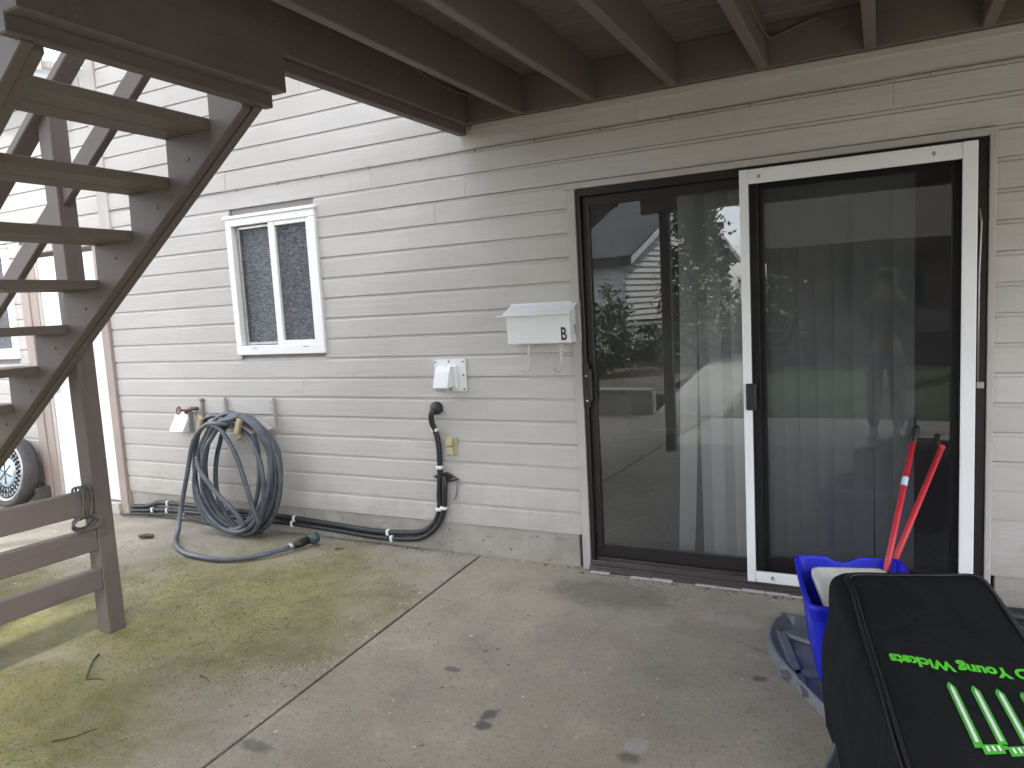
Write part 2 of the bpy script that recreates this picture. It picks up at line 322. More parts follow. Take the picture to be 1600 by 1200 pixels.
# ------------------------------------------------------------------ mesh helpers
class MB:
    def __init__(s): s.bm = bmesh.new()
    def box(s, lo, hi, bevel=0., rot=None, piv=None):
        b = bmesh.new(); bmesh.ops.create_cube(b, size=1)
        lo, hi = Vector(lo), Vector(hi); c = (lo+hi)/2; d = hi-lo
        for v in b.verts: v.co = Vector((v.co.x*d.x, v.co.y*d.y, v.co.z*d.z))+c
        if bevel: bmesh.ops.bevel(b, geom=b.edges[:], offset=min(bevel, min(abs(x) for x in d)*.45), segments=1, affect='EDGES', profile=.5)
        if rot is not None: bmesh.ops.rotate(b, verts=b.verts, cent=Vector(piv) if piv else c, matrix=rot)
        s.join(b); return s
    def hexa(s, c8, bevel=0., seg=1):
        """c8: bottom 4 (ccw) then top 4"""
        b = bmesh.new(); v = [b.verts.new(p) for p in c8]
        for f in ((3, 2, 1, 0), (4, 5, 6, 7), (0, 1, 5, 4), (1, 2, 6, 5), (2, 3, 7, 6), (3, 0, 4, 7)): b.faces.new([v[i] for i in f])
        if bevel: bmesh.ops.bevel(b, geom=b.edges[:], offset=bevel, segments=seg, affect='EDGES', profile=.5)
        s.join(b); return s
    def join(s, b):
        bmesh.ops.recalc_face_normals(b, faces=b.faces[:])
        me = bpy.data.meshes.new('tmp'); b.to_mesh(me); b.free(); s.bm.from_mesh(me); bpy.data.meshes.remove(me)
    def prism(s, pts, vec, bevel=0.):
        """closed polygon (3d points) extruded by vec"""
        b = bmesh.new(); vec = Vector(vec)
        a = [b.verts.new(p) for p in pts]; c = [b.verts.new(Vector(p)+vec) for p in pts]; n = len(pts)
        b.faces.new(a); b.faces.new(c[::-1])
        for i in range(n): b.faces.new((a[i], a[(i+1) % n], c[(i+1) % n], c[i]))
        if bevel:
            bmesh.ops.bevel(b, geom=b.edges[:], offset=bevel, segments=1, affect='EDGES', profile=.5)
        s.join(b); return s
    def poly(s, pts):
        s.bm.faces.new([s.bm.verts.new(p) for p in pts]); return s
    def tube(s, pts, r, seg=8, closed=False, cap=True):
        b = bmesh.new(); pts = [Vector(p) for p in pts]; n = len(pts); rings = []
        rr = r if isinstance(r, (list, tuple)) else [r]*n
        up = None
        for i, p in enumerate(pts):
            a = pts[i-1] if (i > 0 or closed) else p; c = pts[(i+1) % n] if (i < n-1 or closed) else p
            t = (c-a).normalized()
            if up is None:
                up = Vector((0, 0, 1)) if abs(t.z) < .9 else Vector((1, 0, 0))
            side = t.cross(up).normalized(); up = side.cross(t).normalized()
            rings.append([b.verts.new(p+rr[i]*(math.cos(k*2*math.pi/seg)*side+math.sin(k*2*math.pi/seg)*up)) for k in range(seg)])
        for i in range(n if closed else n-1):
            A, B = rings[i], rings[(i+1) % n]
            for k in range(seg): b.faces.new((A[k], A[(k+1) % seg], B[(k+1) % seg], B[k]))
        if cap and not closed: b.faces.new(rings[0][::-1]); b.faces.new(rings[-1])
        for f in b.faces: f.smooth = True
        s.join(b); return s
    def lathe(s, prof, center, axis='y', seg=24, cap=True):
        """prof: (radius, offset along axis)"""
        b = bmesh.new(); rings = []; c = Vector(center)
        for (r, h) in prof:
            ring = []
            for k in range(seg):
                a = 2*math.pi*k/seg; u, v = r*math.cos(a), r*math.sin(a)
                p = {'y': Vector((u, h, v)), 'z': Vector((u, v, h)), 'x': Vector((h, u, v))}[axis]
                ring.append(b.verts.new(c+p))
            rings.append(ring)
        for A, B in zip(rings, rings[1:]):
            for k in range(seg):
                try: f = b.faces.new((A[k], A[(k+1) % seg], B[(k+1) % seg], B[k])); f.smooth = True
                except ValueError: pass
        if cap:
            b.faces.new(rings[0]); b.faces.new(rings[-1])
        s.join(b); return s
BASE = {}
def obj(name, mb, mat, parent=None, base=None, smooth=False):
    me = bpy.data.meshes.new(name)
    b = mb.bm if isinstance(mb, MB) else mb
    bs = Vector(BASE[parent.name]) if parent else Vector(base or (0, 0, 0))
    bmesh.ops.translate(b, verts=b.verts, vec=-bs)
    b.to_mesh(me); b.free()
    if smooth:
        for p in me.polygons: p.use_smooth = True
    me.materials.append(M[mat] if isinstance(mat, str) else mat)
    o = bpy.data.objects.new(name, me); COL.objects.link(o)
    if parent: o.parent = parent
    else: o.location = bs
    BASE[o.name] = bs
    return o
def thing(name, label, cat, loc=(0, 0, 0), group=None):
    o = bpy.data.objects.new(name, None); o.empty_display_size = .1; COL.objects.link(o); o.location = loc
    BASE[o.name] = Vector(loc); tag(o, label, cat, group); return o
def tag(o, label=None, cat=None, group=None, kind=None):
    if label: o['label'] = label
    if cat: o['category'] = cat
    if group: o['group'] = group
    if kind: o['kind'] = kind
    return o
def B(lo, hi, bevel=.002, rot=None, piv=None): return MB().box(lo, hi, bevel, rot, piv)
def smooth_path(pts, sub=8, closed=False):
    P = [Vector(p) for p in pts]; n = len(P); res = []
    for i in range(n if closed else n-1):
        p0 = P[(i-1) % n] if (closed or i > 0) else P[i]*2-P[i+1]; p1 = P[i]; p2 = P[(i+1) % n]
        p3 = P[(i+2) % n] if (closed or i+2 < n) else p2*2-p1
        for k in range(sub):
            t = k/sub
            res.append(.5*((2*p1)+(p2-p0)*t+(2*p0-5*p1+4*p2-p3)*t*t+(3*p1-p0-3*p2+p3)*t*t*t))
    if not closed: res.append(P[-1])
    return res
def text_mesh(txt, size, thick=0., offset=0.):
    cu = bpy.data.curves.new('t', 'FONT'); cu.body = txt; cu.size = size; cu.extrude = thick; cu.offset = offset
    cu.resolution_u = 4
    o = bpy.data.objects.new('t', cu); COL.objects.link(o)
    dg = bpy.context.evaluated_depsgraph_get(); me = bpy.data.meshes.new_from_object(o.evaluated_get(dg))
    b = bmesh.new(); b.from_mesh(me); bpy.data.objects.remove(o); bpy.data.curves.remove(cu); bpy.data.meshes.remove(me)
    return b

# ------------------------------------------------------------------ ground
def xj(y): return -2.168-.0565*y
def slab(name, pts, mat, z=0., thick=.12):
    mb = MB(); b = bmesh.new()
    v = [b.verts.new((p[0], p[1], z)) for p in pts]; f = b.faces.new(v)
    r = bmesh.ops.extrude_face_region(b, geom=[f]); bmesh.ops.translate(b, verts=[e for e in r['geom'] if isinstance(e, bmesh.types.BMVert)], vec=(0, 0, -thick))
    bmesh.ops.recalc_face_normals(b, faces=b.faces[:])
    top = [e for e in b.edges if all(abs(w.co.z-z) < 1e-5 for w in e.verts)]
    bmesh.ops.bevel(b, geom=top, offset=.003, segments=1, affect='EDGES', profile=.5)
    mb.join(b); return tag(obj(name, mb, mat), kind='structure')
g = .0075
slab('patio', [(xj(.02)+g, .02), (4.5, .02), (4.5, -3.50), (xj(-3.5)+g, -3.50)], 'slab_r')
slab('patio', [(-10, .02), (-10, -5.15), (xj(-5.15)-g, -5.15), (xj(.02)-g, .02)], 'slab_l')
slab('path', [(xj(-3.51)+g, -3.512), (4.5, -3.512), (4.5, -5.15), (xj(-5.15)+g, -5.15)], 'slab_f', z=-.004)
mb = MB(); mb.box((-10.2, -5.3, -.3), (4.7, .1, -.10)); mb.box((xj(-1)-.08, -3.6, -.1), (xj(-1)+.14, .015, -.035))
tag(obj('joint_soil', mb, 'dirt'), kind='structure')
# yard: terrain rising gently away from the patio
tg = NT('yard_earth'); q = tg.noise(3, 6, .65); q2 = tg.noise(30, 4, .6)
M['earth'] = tg.fin(tg.mix(tg.step(q, .35, .65), (.075, .058, .04), (.11, .09, .06)), .95, tg.bump(q2, .8, .03))
tg = NT('lawn_grass'); q = tg.noise(4, 6, .65); q2 = tg.noise(90, 4, .7)
M['lawn'] = tg.fin(tg.mix(tg.step(q, .3, .7), (.060, .105, .028), (.105, .145, .045)), .9, tg.bump(q2, 1, .04))
def sheet(name, x0, x1, y0, y1, nx, ny, zf, mat, kind='structure'):
    b = bmesh.new(); vv = [[b.verts.new((x0+(x1-x0)*i/nx, y0+(y1-y0)*j/ny, zf(x0+(x1-x0)*i/nx, y0+(y1-y0)*j/ny))) for i in range(nx+1)] for j in range(ny+1)]
    for j in range(ny):
        for i in range(nx): b.faces.new((vv[j][i], vv[j][i+1], vv[j+1][i+1], vv[j+1][i])).smooth = True
    bmesh.ops.recalc_face_normals(b, faces=b.faces[:])
    return tag(obj(name, b, mat), kind=kind)
sheet('ground', -150, 150, -150, 150, 10, 10, lambda x, y: -.42, 'earth')
def yz(x, y): return .0+(-5.15-y)*.025+.02*noise.noise(Vector((x*1.3, y*1.3, 0)))
sheet('lawn', -1.75, 12, -10.2, -5.16, 40, 24, yz, 'lawn')
sheet('planting_bed', -14, -2.62, -10.2, -5.34, 30, 16, lambda x, y: .24+.04*noise.noise(Vector((x*2, y*2, 3))), 'earth')
# ------------------------------------------------------------------ house
house = thing('house', 'two storey house clad in pale taupe painted boards above a concrete footing', 'house', (-2, 0, 0))
openings = [(-1.497, .418, -1, 2.098), (-3.99, -3.24, 1.262, 2.165), (-6.44, -5.36, -1, 2.17), (-7.40, -6.62, 1.28, 2.19)]
PITCH = .1283; Z0 = .188
def board(x0, x1, z0, wave, dy, dz):
    b = bmesh.new(); n = max(1, int((x1-x0)/.22)); prof = ((.016, 0), (0, 0), (-.0006, .05), (0, .106), (.0065, .112), (.0070, PITCH-.0035), (.015, PITCH-.0030), (.016, PITCH+.004))
    rings = []
    for i in range(n+1):
        x = x0+(x1-x0)*i/n; w = .0016*noise.noise(Vector((x*2.3, wave, 0)))+dz*(i/n-.5); wy = .0012*noise.noise(Vector((x*1.7, wave, 5)))+dy
        rings.append([b.verts.new((x, p[0]+wy, z0+p[1]+(w if p[1] < .11 else 0))) for p in prof])
    for A, C in zip(rings, rings[1:]):
        for k in range(len(prof)-1): b.faces.new((A[k], A[k+1], C[k+1], C[k]))
    b.faces.new(rings[0]); b.faces.new(rings[-1][::-1])
    bmesh.ops.recalc_face_normals(b, faces=b.faces[:])
    return b
rs = random.Random(3)
for k in range(31):
    z0 = Z0+PITCH*k; zt = z0+PITCH
    xl = -9.5; xr = 4.5
    cuts = []
    for (a, c, zl, zh) in openings:
        if z0+.02 < zh and zt-.02 > zl: cuts.append((a, c))
    cuts.sort(); spans = []; x = xl
    for (a, c) in cuts: spans.append((x, a)); x = c
    spans.append((x, xr))
    if z0 < .19 and k == 0: pass
    for (a, c) in spans:
        # butt joints
        js = []; x = a+rs.uniform(.7, 3.6)
        while x < c-.5: js.append(x); x += rs.uniform(1.6, 3.7)
        js.append(c); p = a
        for q in js:
            x0, x1 = p+.0006, q-.0006; p = q
            if zt > 3.33:                        # the lower wing on the left ends under a sloping eave
                lim = -5.19-(zt-3.34)/.23
                if x1 < -5.22 and x0 > lim: continue
                if x0 < -5.22: 
                    if x1 <= -5.22: x1 = min(x1, lim)
                    else: 
                        if lim-x0 > .15: obj('siding_board', board(x0, lim, z0, k*7.3, rs.uniform(-.001, .001), 0), 'siding', house)
                        x0 = -5.215
            if x1-x0 < .05: continue
            obj('siding_board', board(x0, x1, z0, k*7.3+p, rs.uniform(-.0012, .0012), rs.uniform(-.003, .003)), 'siding', house)
# footing, sheathing, upper wall
mb = MB()
for a, c in ((-9.5, -6.44), (-5.36, -1.525), (.435, 4.5)): mb.box((a, .008, -.1), (c, .2, Z0+.004), .004)
obj('footing', mb, 'found', house)
mb = MB()
for a, c, zl, zh in ((-9.5, -7.40, .19, 3.3), (-7.40, -6.62, .19, 1.28), (-7.40, -6.62, 2.19, 3.3), (-6.62, -6.44, .19, 3.3), (-6.44, -5.36, 2.17, 3.3), (-5.36, -5.22, .19, 3.3), (-5.22, -3.99, .19, 5.6),
                     (-3.99, -3.24, .19, 1.262), (-3.99, -3.24, 2.165, 5.6), (-3.24, -1.497, .19, 5.6), (-1.497, .418, 2.098, 5.6), (.418, 4.5, .19, 5.6)):
    mb.box((a, .022, zl), (c, .10, zh))
mb.box((-5.2, .022, 4.15), (4.5, .03, 5.6))
obj('wall_core', mb, 'room', house)
obj('corner_board', B((-5.345, -.014, 2.2), (-5.225, .02, 4.2), .003), 'trim', house)
# sloping eave of the left wing
def rk(x, dz, y): return Vector((x, y, 3.40-.23*(x+5.19)+dz))
rf = MB()
rf.prism([rk(-9.6, .0, -.30), rk(-5.45, .0, -.30), rk(-5.45, -.012, -.30), rk(-9.6, -.012, -.30)], (0, 2.5, 0))
roof = obj('roof', rf, 'white', house)
mb = MB(); mb.prism([rk(-9.6, .01, -.325), rk(-5.36, .01, -.325), rk(-5.36, -.10, -.325), rk(-9.6, -.10, -.325)], (0, .022, 0), .004)
obj('fascia', mb, 'white', roof)
mb = MB(); mb.prism([rk(-9.6, -.02, -.25), rk(-5.36, -.02, -.25), rk(-5.36, -.075, -.25), rk(-9.6, -.075, -.25)], (0, .02, 0), .003)
obj('trim_board', mb, 'trim', roof)
mr = MB(); mr.box((-5.25, -.55, 5.6), (5, 6, 5.72)); obj('roof', mr, 'white', house)
mr = MB(); mr.box((-5.22, .11, 3.0), (-5.12, 6, 5.6)); mr.box((-9.5, 5.9, -.2), (4.5, 6, 5.6)); mr.box((4.4, .11, -.2), (4.5, 5.9, 5.6)); mr.box((-9.5, .11, -.2), (-9.4, 5.9, 3.3)); obj('outer_wall', mr, 'room', house)
# room behind the sliding door
mr = MB(); mr.box((-2.6, .11, -.02), (1.6, 4.2, .018)); obj('carpet', mr, 'carpet', house)
mr = MB(); mr.box((-2.7, .11, 0), (-2.6, 4.3, 2.5)); mr.box((1.6, .11, 0), (1.7, 4.3, 2.5)); mr.box((-2.6, 4.2, .02), (1.6, 4.3, 2.5)); mr.box((-2.6, .11, 2.4), (1.6, 4.2, 2.5)); obj('room_wall', mr, 'room', house)

# --- small pebbled window, white vinyl
def vinyl_window(x0, x1, z0, z1, flip=False):
    w = .052
    mb = MB()
    mb.box((x0, -.022, z1-w), (x1, .05, z1), .004); mb.box((x0, -.022, z0), (x1, .05, z0+w+.012), .004)
    mb.box((x0, -.022, z0+w+.012), (x0+w, .05, z1-w), .004); mb.box((x1-w, -.022, z0+w+.012), (x1, .05, z1-w), .004)
    win = obj('window', mb, 'white', house)
    obj('drip_cap', B((x0-.014, -.034, z1-.004), (x1+.010, .0, z1+.018), .004), 'white', win)
    xm = (x0+x1)/2+.015
    a0, a1, c0, c1 = x0+w, x1-w, z0+w+.012, z1-w
    # right hand sash, proud
    t = .034; mb = MB()
    mb.box((xm-.028, -.016, c0), (xm+.028, .02, c1), .004); mb.box((a1-t, -.013, c0), (a1, .02, c1), .003)
    mb.box((xm+.028, -.013, c0), (a1-t, .02, c0+t*.8), .003); mb.box((xm+.028, -.013, c1-t*.8), (a1-t, .02, c1), .003)
    obj('sash', mb, 'white', win)
    obj('pane', MB().box((xm+.02, .004, c0+.02), (a1-t+.01, .010, c1-.02)), 'pebble', win)
    mb = MB(); t = .022; s0 = a0+.012
    mb.box((s0, .016, c0+.004), (s0+t, .034, c1-.004), .002); mb.box((s0+t, .016, c0+.004), (xm-.03, .034, c0+t), .002); mb.box((s0+t, .016, c1-t), (xm-.03, .034, c1-.004), .002)
    mb.box((a0, .03, c0), (s0+.006, .05, c1))
    obj('screen_frame', mb, 'galv', win)
    obj('pane', MB().box((s0+.01, .036, c0+.01), (xm-.02, .042, c1-.01)), 'pebble_s', win)
    mb = MB()
    for xx in (x0+.22*(x1-x0), x0+.80*(x1-x0)): mb.box((xx-.02, -.026, z0+.046), (xx+.02, -.0225, z0+.052))
    obj('weep_cover', mb, 'galv', win)
    obj('reveal', MB().box((a0-.02, .052, c0-.02), (a1+.02, .095, c1+.02)), 'black', win)
    return win
vinyl_window(-4.012, -3.222, 1.245, 2.172)
vinyl_window(-7.42, -6.60, 1.262, 2.205)

# --- white door on the left
dr = obj('door', B((-6.20, -.004, .10), (-5.452, .04, 2.085), .002), 'doorwhite', house)
mb = MB(); mb.box((-5.452, -.026, 0.0), (-5.365, .03, 2.12), .004); mb.box((-5.3645, -.012, .06), (-5.352, .02, .19), .002); obj('casing', mb, 'pinktrim', dr)
mb = MB(); mb.box((-6.45, -.028, .0), (-6.345, .03, 2.12), .004); mb.box((-6.344, -.016, .0), (-6.245, .03, 2.12), .004); obj('casing', mb, 'pinktrim', dr)
obj('jamb', B((-6.244, -.010, .0), (-6.203, .03, 2.12), .003), 'trim', dr)
obj('head_casing', B((-6.45, -.03, 2.121), (-5.36, .03, 2.20), .004), 'trim', dr)
obj('threshold', B((-6.2, -.05, .0), (-5.452, .05, .085), .004), 'trim', dr)
mb = MB(); mb.lathe([(.012, -.03), (.028, -.045), (.03, -.06), (.018, -.075)], (-6.13, .02, 1.0)); obj('knob', mb, 'galv', dr)

# --- sliding glass door
mb = MB()
mb.box((-1.452, -.006, .03), (-1.430, .10, 2.072), .003)
mb.box((.352, -.002, .03), (.392, .10, 2.088), .003)
mb.box((-1.430, -.003, 2.034), (.352, .10, 2.078), .003)
sl = obj('sliding_door', mb, 'bronze', house)
mb = MB(); mb.box((-1.499, -.016, .0), (-1.454, .03, 2.075), .003); obj('casing', mb, 'trim', sl)
mb = MB(); mb.box((.394, -.018, .0), (.418, .03, 2.095), .003); obj('casing', mb, 'trim', sl)
mb = MB(); mb.box((-1.52, -.017, 2.0755), (.42, .03, 2.108), .003); obj('head_casing', mb, 'trim', sl)
mb = MB()
mb.box((-1.452, -.045, .022), (.392, .10, .034), .002); mb.box((-1.452, -.028, .034), (.392, -.020, .062), .002); mb.box((-1.452, .018, .034), (.392, .026, .066), .002)
mb.box((-1.452, -.05, .0), (.392, -.012, .0215), .003)
obj('sill_track', mb, 'bronze_sill', sl)
rs2 = random.Random(5)
for i in range(16):
    x = -1.44+i*.115
    if rs2.random() < .85: obj('caulk_strip', MB().box((x, -.066-rs2.uniform(0, .008), 0.001), (x+.112, -.052, .008+rs2.uniform(0, .006)), .002), 'trim', sl)
def panel(x0, x1, z0, z1, y, st, top, bot):
    mb = MB(); mb.box((x0, y-.018, z0), (x0+st, y+.018, z1), .003); mb.box((x1-st, y-.018, z0), (x1, y+.018, z1), .003)
    mb.box((x0+st, y-.017, z0), (x1-st, y+.017, z0+bot), .003); mb.box((x0+st, y-.017, z1-top), (x1-st, y+.017, z1), .003)
    p = obj('door_panel', mb, 'bronze', sl)
    mb = MB(); mb.poly([(x0+st-.005, y, z0+bot-.005), (x1-st+.005, y, z0+bot-.005), (x1-st+.005, y, z1-top+.005), (x0+st-.005, y, z1-top+.005)])
    obj('glass_pane', mb, 'glass', p); return p
pl = panel(-1.4295, -.535, .068, 2.033, .038, .038, .05, .075)
panel(-.600, .351, .068, 2.033, .080, .085, .06, .08)
mb = MB(); mb.box((-1.452, -.0125, .915), (-1.415, -.0065, 1.155), .002); mb.box((-1.415, -.024, .945), (-1.400, .018, 1.125), .004); mb.box((-1.412, -.034, .96), (-1.402, -.0235, 1.11), .003)
h = obj('handle', mb, 'black', pl)
mb = MB(); mb.lathe([(.005, -.0148), (.005, -.0126)], (-1.432, 0, .95), seg=10); mb.lathe([(.005, -.0148), (.005, -.0126)], (-1.432, 0, 1.085), seg=10)
obj('screw', mb, 'whitemetal', pl)
# insect screen on the right
x0, x1, z0, z1 = -.610, .352, .044, 2.060; y0, y1 = -.030, -.008
mb = MB()
mb.box((x0, y0, z0), (x0+.040, y1, z1), .003); mb.box((x1-.055, y0-.002, z0), (x1, y1, z1), .003)
mb.box((x0+.040, y0+.001, z1-.068), (x1-.055, y1, z1-.001), .003); mb.box((x0+.040, y0+.001, z0), (x1-.055, y1, z0+.055), .003)
for zz in (z1-.05, z1-.035, z1-.02): mb.box((x0+.04, y0-.001, zz), (x1-.055, y0+.0005, zz+.003))
sc = obj('screen_door', mb, 'white', sl)
mb = MB(); mb.poly([(x0+.04, -.018, z0+.055), (x1-.055, -.018, z0+.055), (x1-.055, -.018, z1-.066), (x0+.04, -.018, z1-.066)]); obj('insect_mesh', mb, 'mesh', sc)
mb = MB(); mb.box((x0+.014, -.048, .915), (x0+.062, -.0315, 1.045), .004); mb.box((x0+.05, -.056, .93), (x0+.060, -.047, 1.03), .002); obj('latch', mb, 'black', sc)
mb = MB()
for xx, zz in ((x0+.09, z1-.038), (x1-.16, z1-.034), (x0+.12, z0+.03)):
    mb.box((xx-.003, -.0325, zz-.010), (xx+.003, -.0285, zz+.010)); mb.box((xx-.008, -.033, zz-.003), (xx+.008, -.029, zz+.003))
obj('adjuster_slot', mb, 'galv', sc)
mb = MB(); mb.box((.357, -.012, 1.02), (.386, -.004, 1.05), .002); mb.tube([(.362, -.01, 1.05), (.362, -.012, 1.5), (.368, -.012, 1.72), (.362, -.01, 1.78)], .004, 6); obj('pull_cord', mb, 'galv', sl)
# vertical blinds
bl = obj('vertical_blind', B((-1.02, .128, 2.02), (.36, .168, 2.06), .003), 'blind', sl)
def slat(x, ang, w=.089, sway=0., z0=.075, curl=0.):
    b = bmesh.new(); n = 24; rows = []
    for i in range(n+1):
        t = i/n; z = 2.02-(2.02-z0)*t; off = sway*t*t
        tw = ang+curl*max(0, t-.6)**2*6
        c, s_ = math.cos(tw), math.sin(tw); row = []
        for u in (-.5, -.25, 0, .25, .5):
            bow = .006*(1-4*u*u); row.append(b.verts.new((x+off+u*w*c-bow*s_, .150+u*w*s_+bow*c*-1, z)))
        rows.append(row)
    for A, C in zip(rows, rows[1:]):
        for k in range(4): b.faces.new((A[k], A[k+1], C[k+1], C[k])).smooth = True
    obj('slat', b, 'blind', bl)
rs3 = random.Random(11)
slat(-.905, R(14), .089, -.05, .085, .4)
for x, a in ((-.822, 42), (-.765, 16), (-.708, 44), (-.650, 20), (-.60, 36), (-.545, 12), (-.475, 10), (-.400, 14), (-.325, 12), (-.248, 8), (-.168, 14), (-.085, 6), (.0, 16), (.085, 12)):
    slat(x, R(a+rs3.uniform(-3, 3)), .092, rs3.uniform(-.012, .012), .085+rs3.uniform(0, .02), rs3.uniform(-.1, .2))

# ------------------------------------------------------------------ deck above
deck = thing('deck', 'brown painted timber deck overhead with joists running out from the house wall', 'deck', (0, -1.75, 2.5))
DXR = 3.2
obj('ledger_board', B((-2.054, -.040, 2.500), (DXR, -.002, 2.690), .003), 'brown_x', deck)
mb = MB(); mb.box((-2.05, -.010, 2.466), (DXR, .016, 2.497), .002); obj('flashing', mb, 'siding', deck)
JX = [-1.703, -1.300, -.884, -.468, -.027, .402, .81, 1.22, 1.63, 2.04, 2.45, 2.86, 3.198]
DXR = 3.2
for i, x in enumerate(JX):
    rx = random.Random(i); e = .006*rx.uniform(-1, 1)
    b = MB().hexa([(x-.046, -3.30, 2.497+e), (x, -3.30, 2.497+e), (x, -.0405, 2.494), (x-.046, -.0405, 2.494), (x-.046, -3.30, 2.690), (x, -3.30, 2.690), (x, -.0405, 2.690), (x-.046, -.0405, 2.690)], .004)
    obj('joist', b, 'brown_y', deck)
obj('edge_joist', B((-2.098, -3.30, 2.492), (-2.056, -.003, 2.690), .004), 'brown_y', deck)
mb = MB().box((-2.139, -3.345, 2.447), (-2.0995, -.004, 2.735), .004); mb.box((-2.0985, -3.30, 2.447), (-2.088, -.006, 2.4915), .002); obj('fascia', mb, 'brown_y', deck)
obj('fascia', B((-2.0985, -3.345, 2.455), (DXR, -3.3005, 2.735), .004), 'brown_x', deck)
y = -.006; i = 0
while y > -3.3:
    rx = random.Random(100+i); w = .138
    b = MB().box((-2.098, max(-3.3, y-w), 2.6905+rx.uniform(0, .0015)), (DXR, y, 2.7285), .004); obj('deck_board', b, 'deckboard', deck); y -= w+.006; i += 1
obj('beam', B((-2.05, -3.185, 2.262), (DXR, -3.10, 2.493), .004), 'brown_x', deck)
for x in (-1.83, 1.05, 3.1): obj('post', B((x-.045, -3.19, .0), (x+.045, -3.10, 2.2615), .004), 'brown_z', deck)
obj('stair_header', B((-2.0550, -2.485, 2.322), (-1.987, -1.522, 2.688), .004), 'brown_y', deck)
obj('stair_ledge', B((-2.0985, -2.480, 2.277), (-2.0555, -1.526, 2.4465), .004), 'brown_y', deck)
mb = MB().tube(smooth_path([(-1.752, -1.3, 2.60), (-1.752, -1.0, 2.50), (-1.757, -.75, 2.478), (-1.756, -.5, 2.50), (-1.751, -.3, 2.57)], 6), .0035, 6)
obj('sagging_wire', mb, 'pipe', deck)
mb = MB().tube(smooth_path([(-.466, -.9, 2.60), (-.465, -.5, 2.60), (-.455, -.15, 2.60), (-.42, -.052, 2.63), (-.33, -.05, 2.655), (-.25, -.046, 2.672)], 6), .006, 6)
obj('cable', mb, 'brown_x', deck)

# ------------------------------------------------------------------ stairs
st = thing('staircase', 'open riser brown timber staircase climbing from the patio to the deck', 'staircase', (-4, -2, 0))
RISE, RUN = .1853, .2547; XT, ZT = -2.273, 2.253; NT_ = 12; SL = RISE/RUN
def line(x, o): return ZT+SL*(x-XT)+o
def stringer(ya, yb, low, notch=True):
    pts = []
    if notch:
        pts = [(-2.0995, line(-2.0995, low)), (-2.0995, 2.43), (XT, 2.43)]
        for i in range(NT_):
            x = XT-RUN*i; zt = ZT-RISE*i-.040
            pts.append((x, max(.012, zt))); pts.append((x-RUN, max(.012, zt)))
        pts[-2:] = [(XT-RUN*(NT_-1)-.10, .012)] if ZT-RISE*(NT_-1)-.04 < .05 else pts[-2:]
        pts.append((XT+(.012-low-ZT)/SL, .012))
    else:
        pts = [(-2.075, line(-2.075, low)), (-2.105, line(-2.105, low+.11)), (XT+(.012-ZT-(low+.11))/SL, .012), (XT+(.012-low-ZT)/SL, .012)]
    return MB().prism([(p[0], ya, p[1]) for p in pts], (0, yb-ya, 0), .003)
obj('stringer', stringer(-1.640, -1.600, -.118), 'brown_x', st)
obj('stringer_cleat', stringer(-1.598, -1.562, -.128, False), 'brown_x', st)
obj('stringer', stringer(-2.395, -2.355, -.118), 'brown_x', st)
obj('stringer_cleat', stringer(-2.433, -2.397, -.128, False), 'brown_x', st)
for i in range(NT_):
    x = XT-RUN*i; z = ZT-RISE*i; rx = random.Random(i+40)
    for (a, c) in ((x-.133, x-.002), (x-.268, x-.138)):
        obj('tread_board', B((a, -2.392, z-.0392), (c, -1.603 if c > x-.01 else -1.604, z+rx.uniform(-.001, .001)), .003), 'tread', st)
obj('newel_post', B((-3.462, -1.5605, 0), (-3.374, -1.472, 2.53), .004), 'brown_z', st)
def rail(x0, x1, o0, o1, ya, yb): return MB().prism([(x0, ya, line(x0, o0)), (x1, ya, line(x1, o0)), (x1, ya, line(x1, o1)), (x0, ya, line(x0, o1))], (0, yb-ya, 0), .004)
obj('cap_rail', rail(-5.5, -2.10, 1.03, 1.078, -1.605, -1.517), 'brown_x', st)
obj('guard_rail', rail(-3.373, -2.10, .605, .716, -1.540, -1.501), 'brown_x', st)
obj('guard_rail', rail(-5.4, -3.463, .605, .716, -1.540, -1.501), 'brown_x', st)
for z0, z1 in ((.607, .722), (.425, .533), (.232, .333)): 
    b = MB().hexa([(-3.425, -2.60, z0+.03), (-3.378, -2.60, z0+.03), (-3.378, -1.561, z0), (-3.425, -1.561, z0), (-3.425, -2.60, z1+.03), (-3.378, -2.60, z1+.03), (-3.378, -1.561, z1), (-3.425, -1.561, z1)], .004)
    obj('cross_bar', b, 'brown_y', st)
obj('newel_post', B((-3.462, -2.69, 0), (-3.374, -2.601, 2.43), .004), 'brown_z', st)
obj('newel_post', B((-5.49, -1.5605, 0), (-5.40, -1.472, .92), .004), 'brown_z', st)
rq = random.Random(77); mb = MB()
for i in range(0, NT_-1):
    x = XT-RUN*i-.12; z = ZT-RISE*i-.10-rq.uniform(0, .04)
    mb.lathe([(.006, -.003), (.008, -.0004)], (x+rq.uniform(-.05, .05), -1.640, z), 'y', 10)
obj('bolt', mb, 'brass', st)
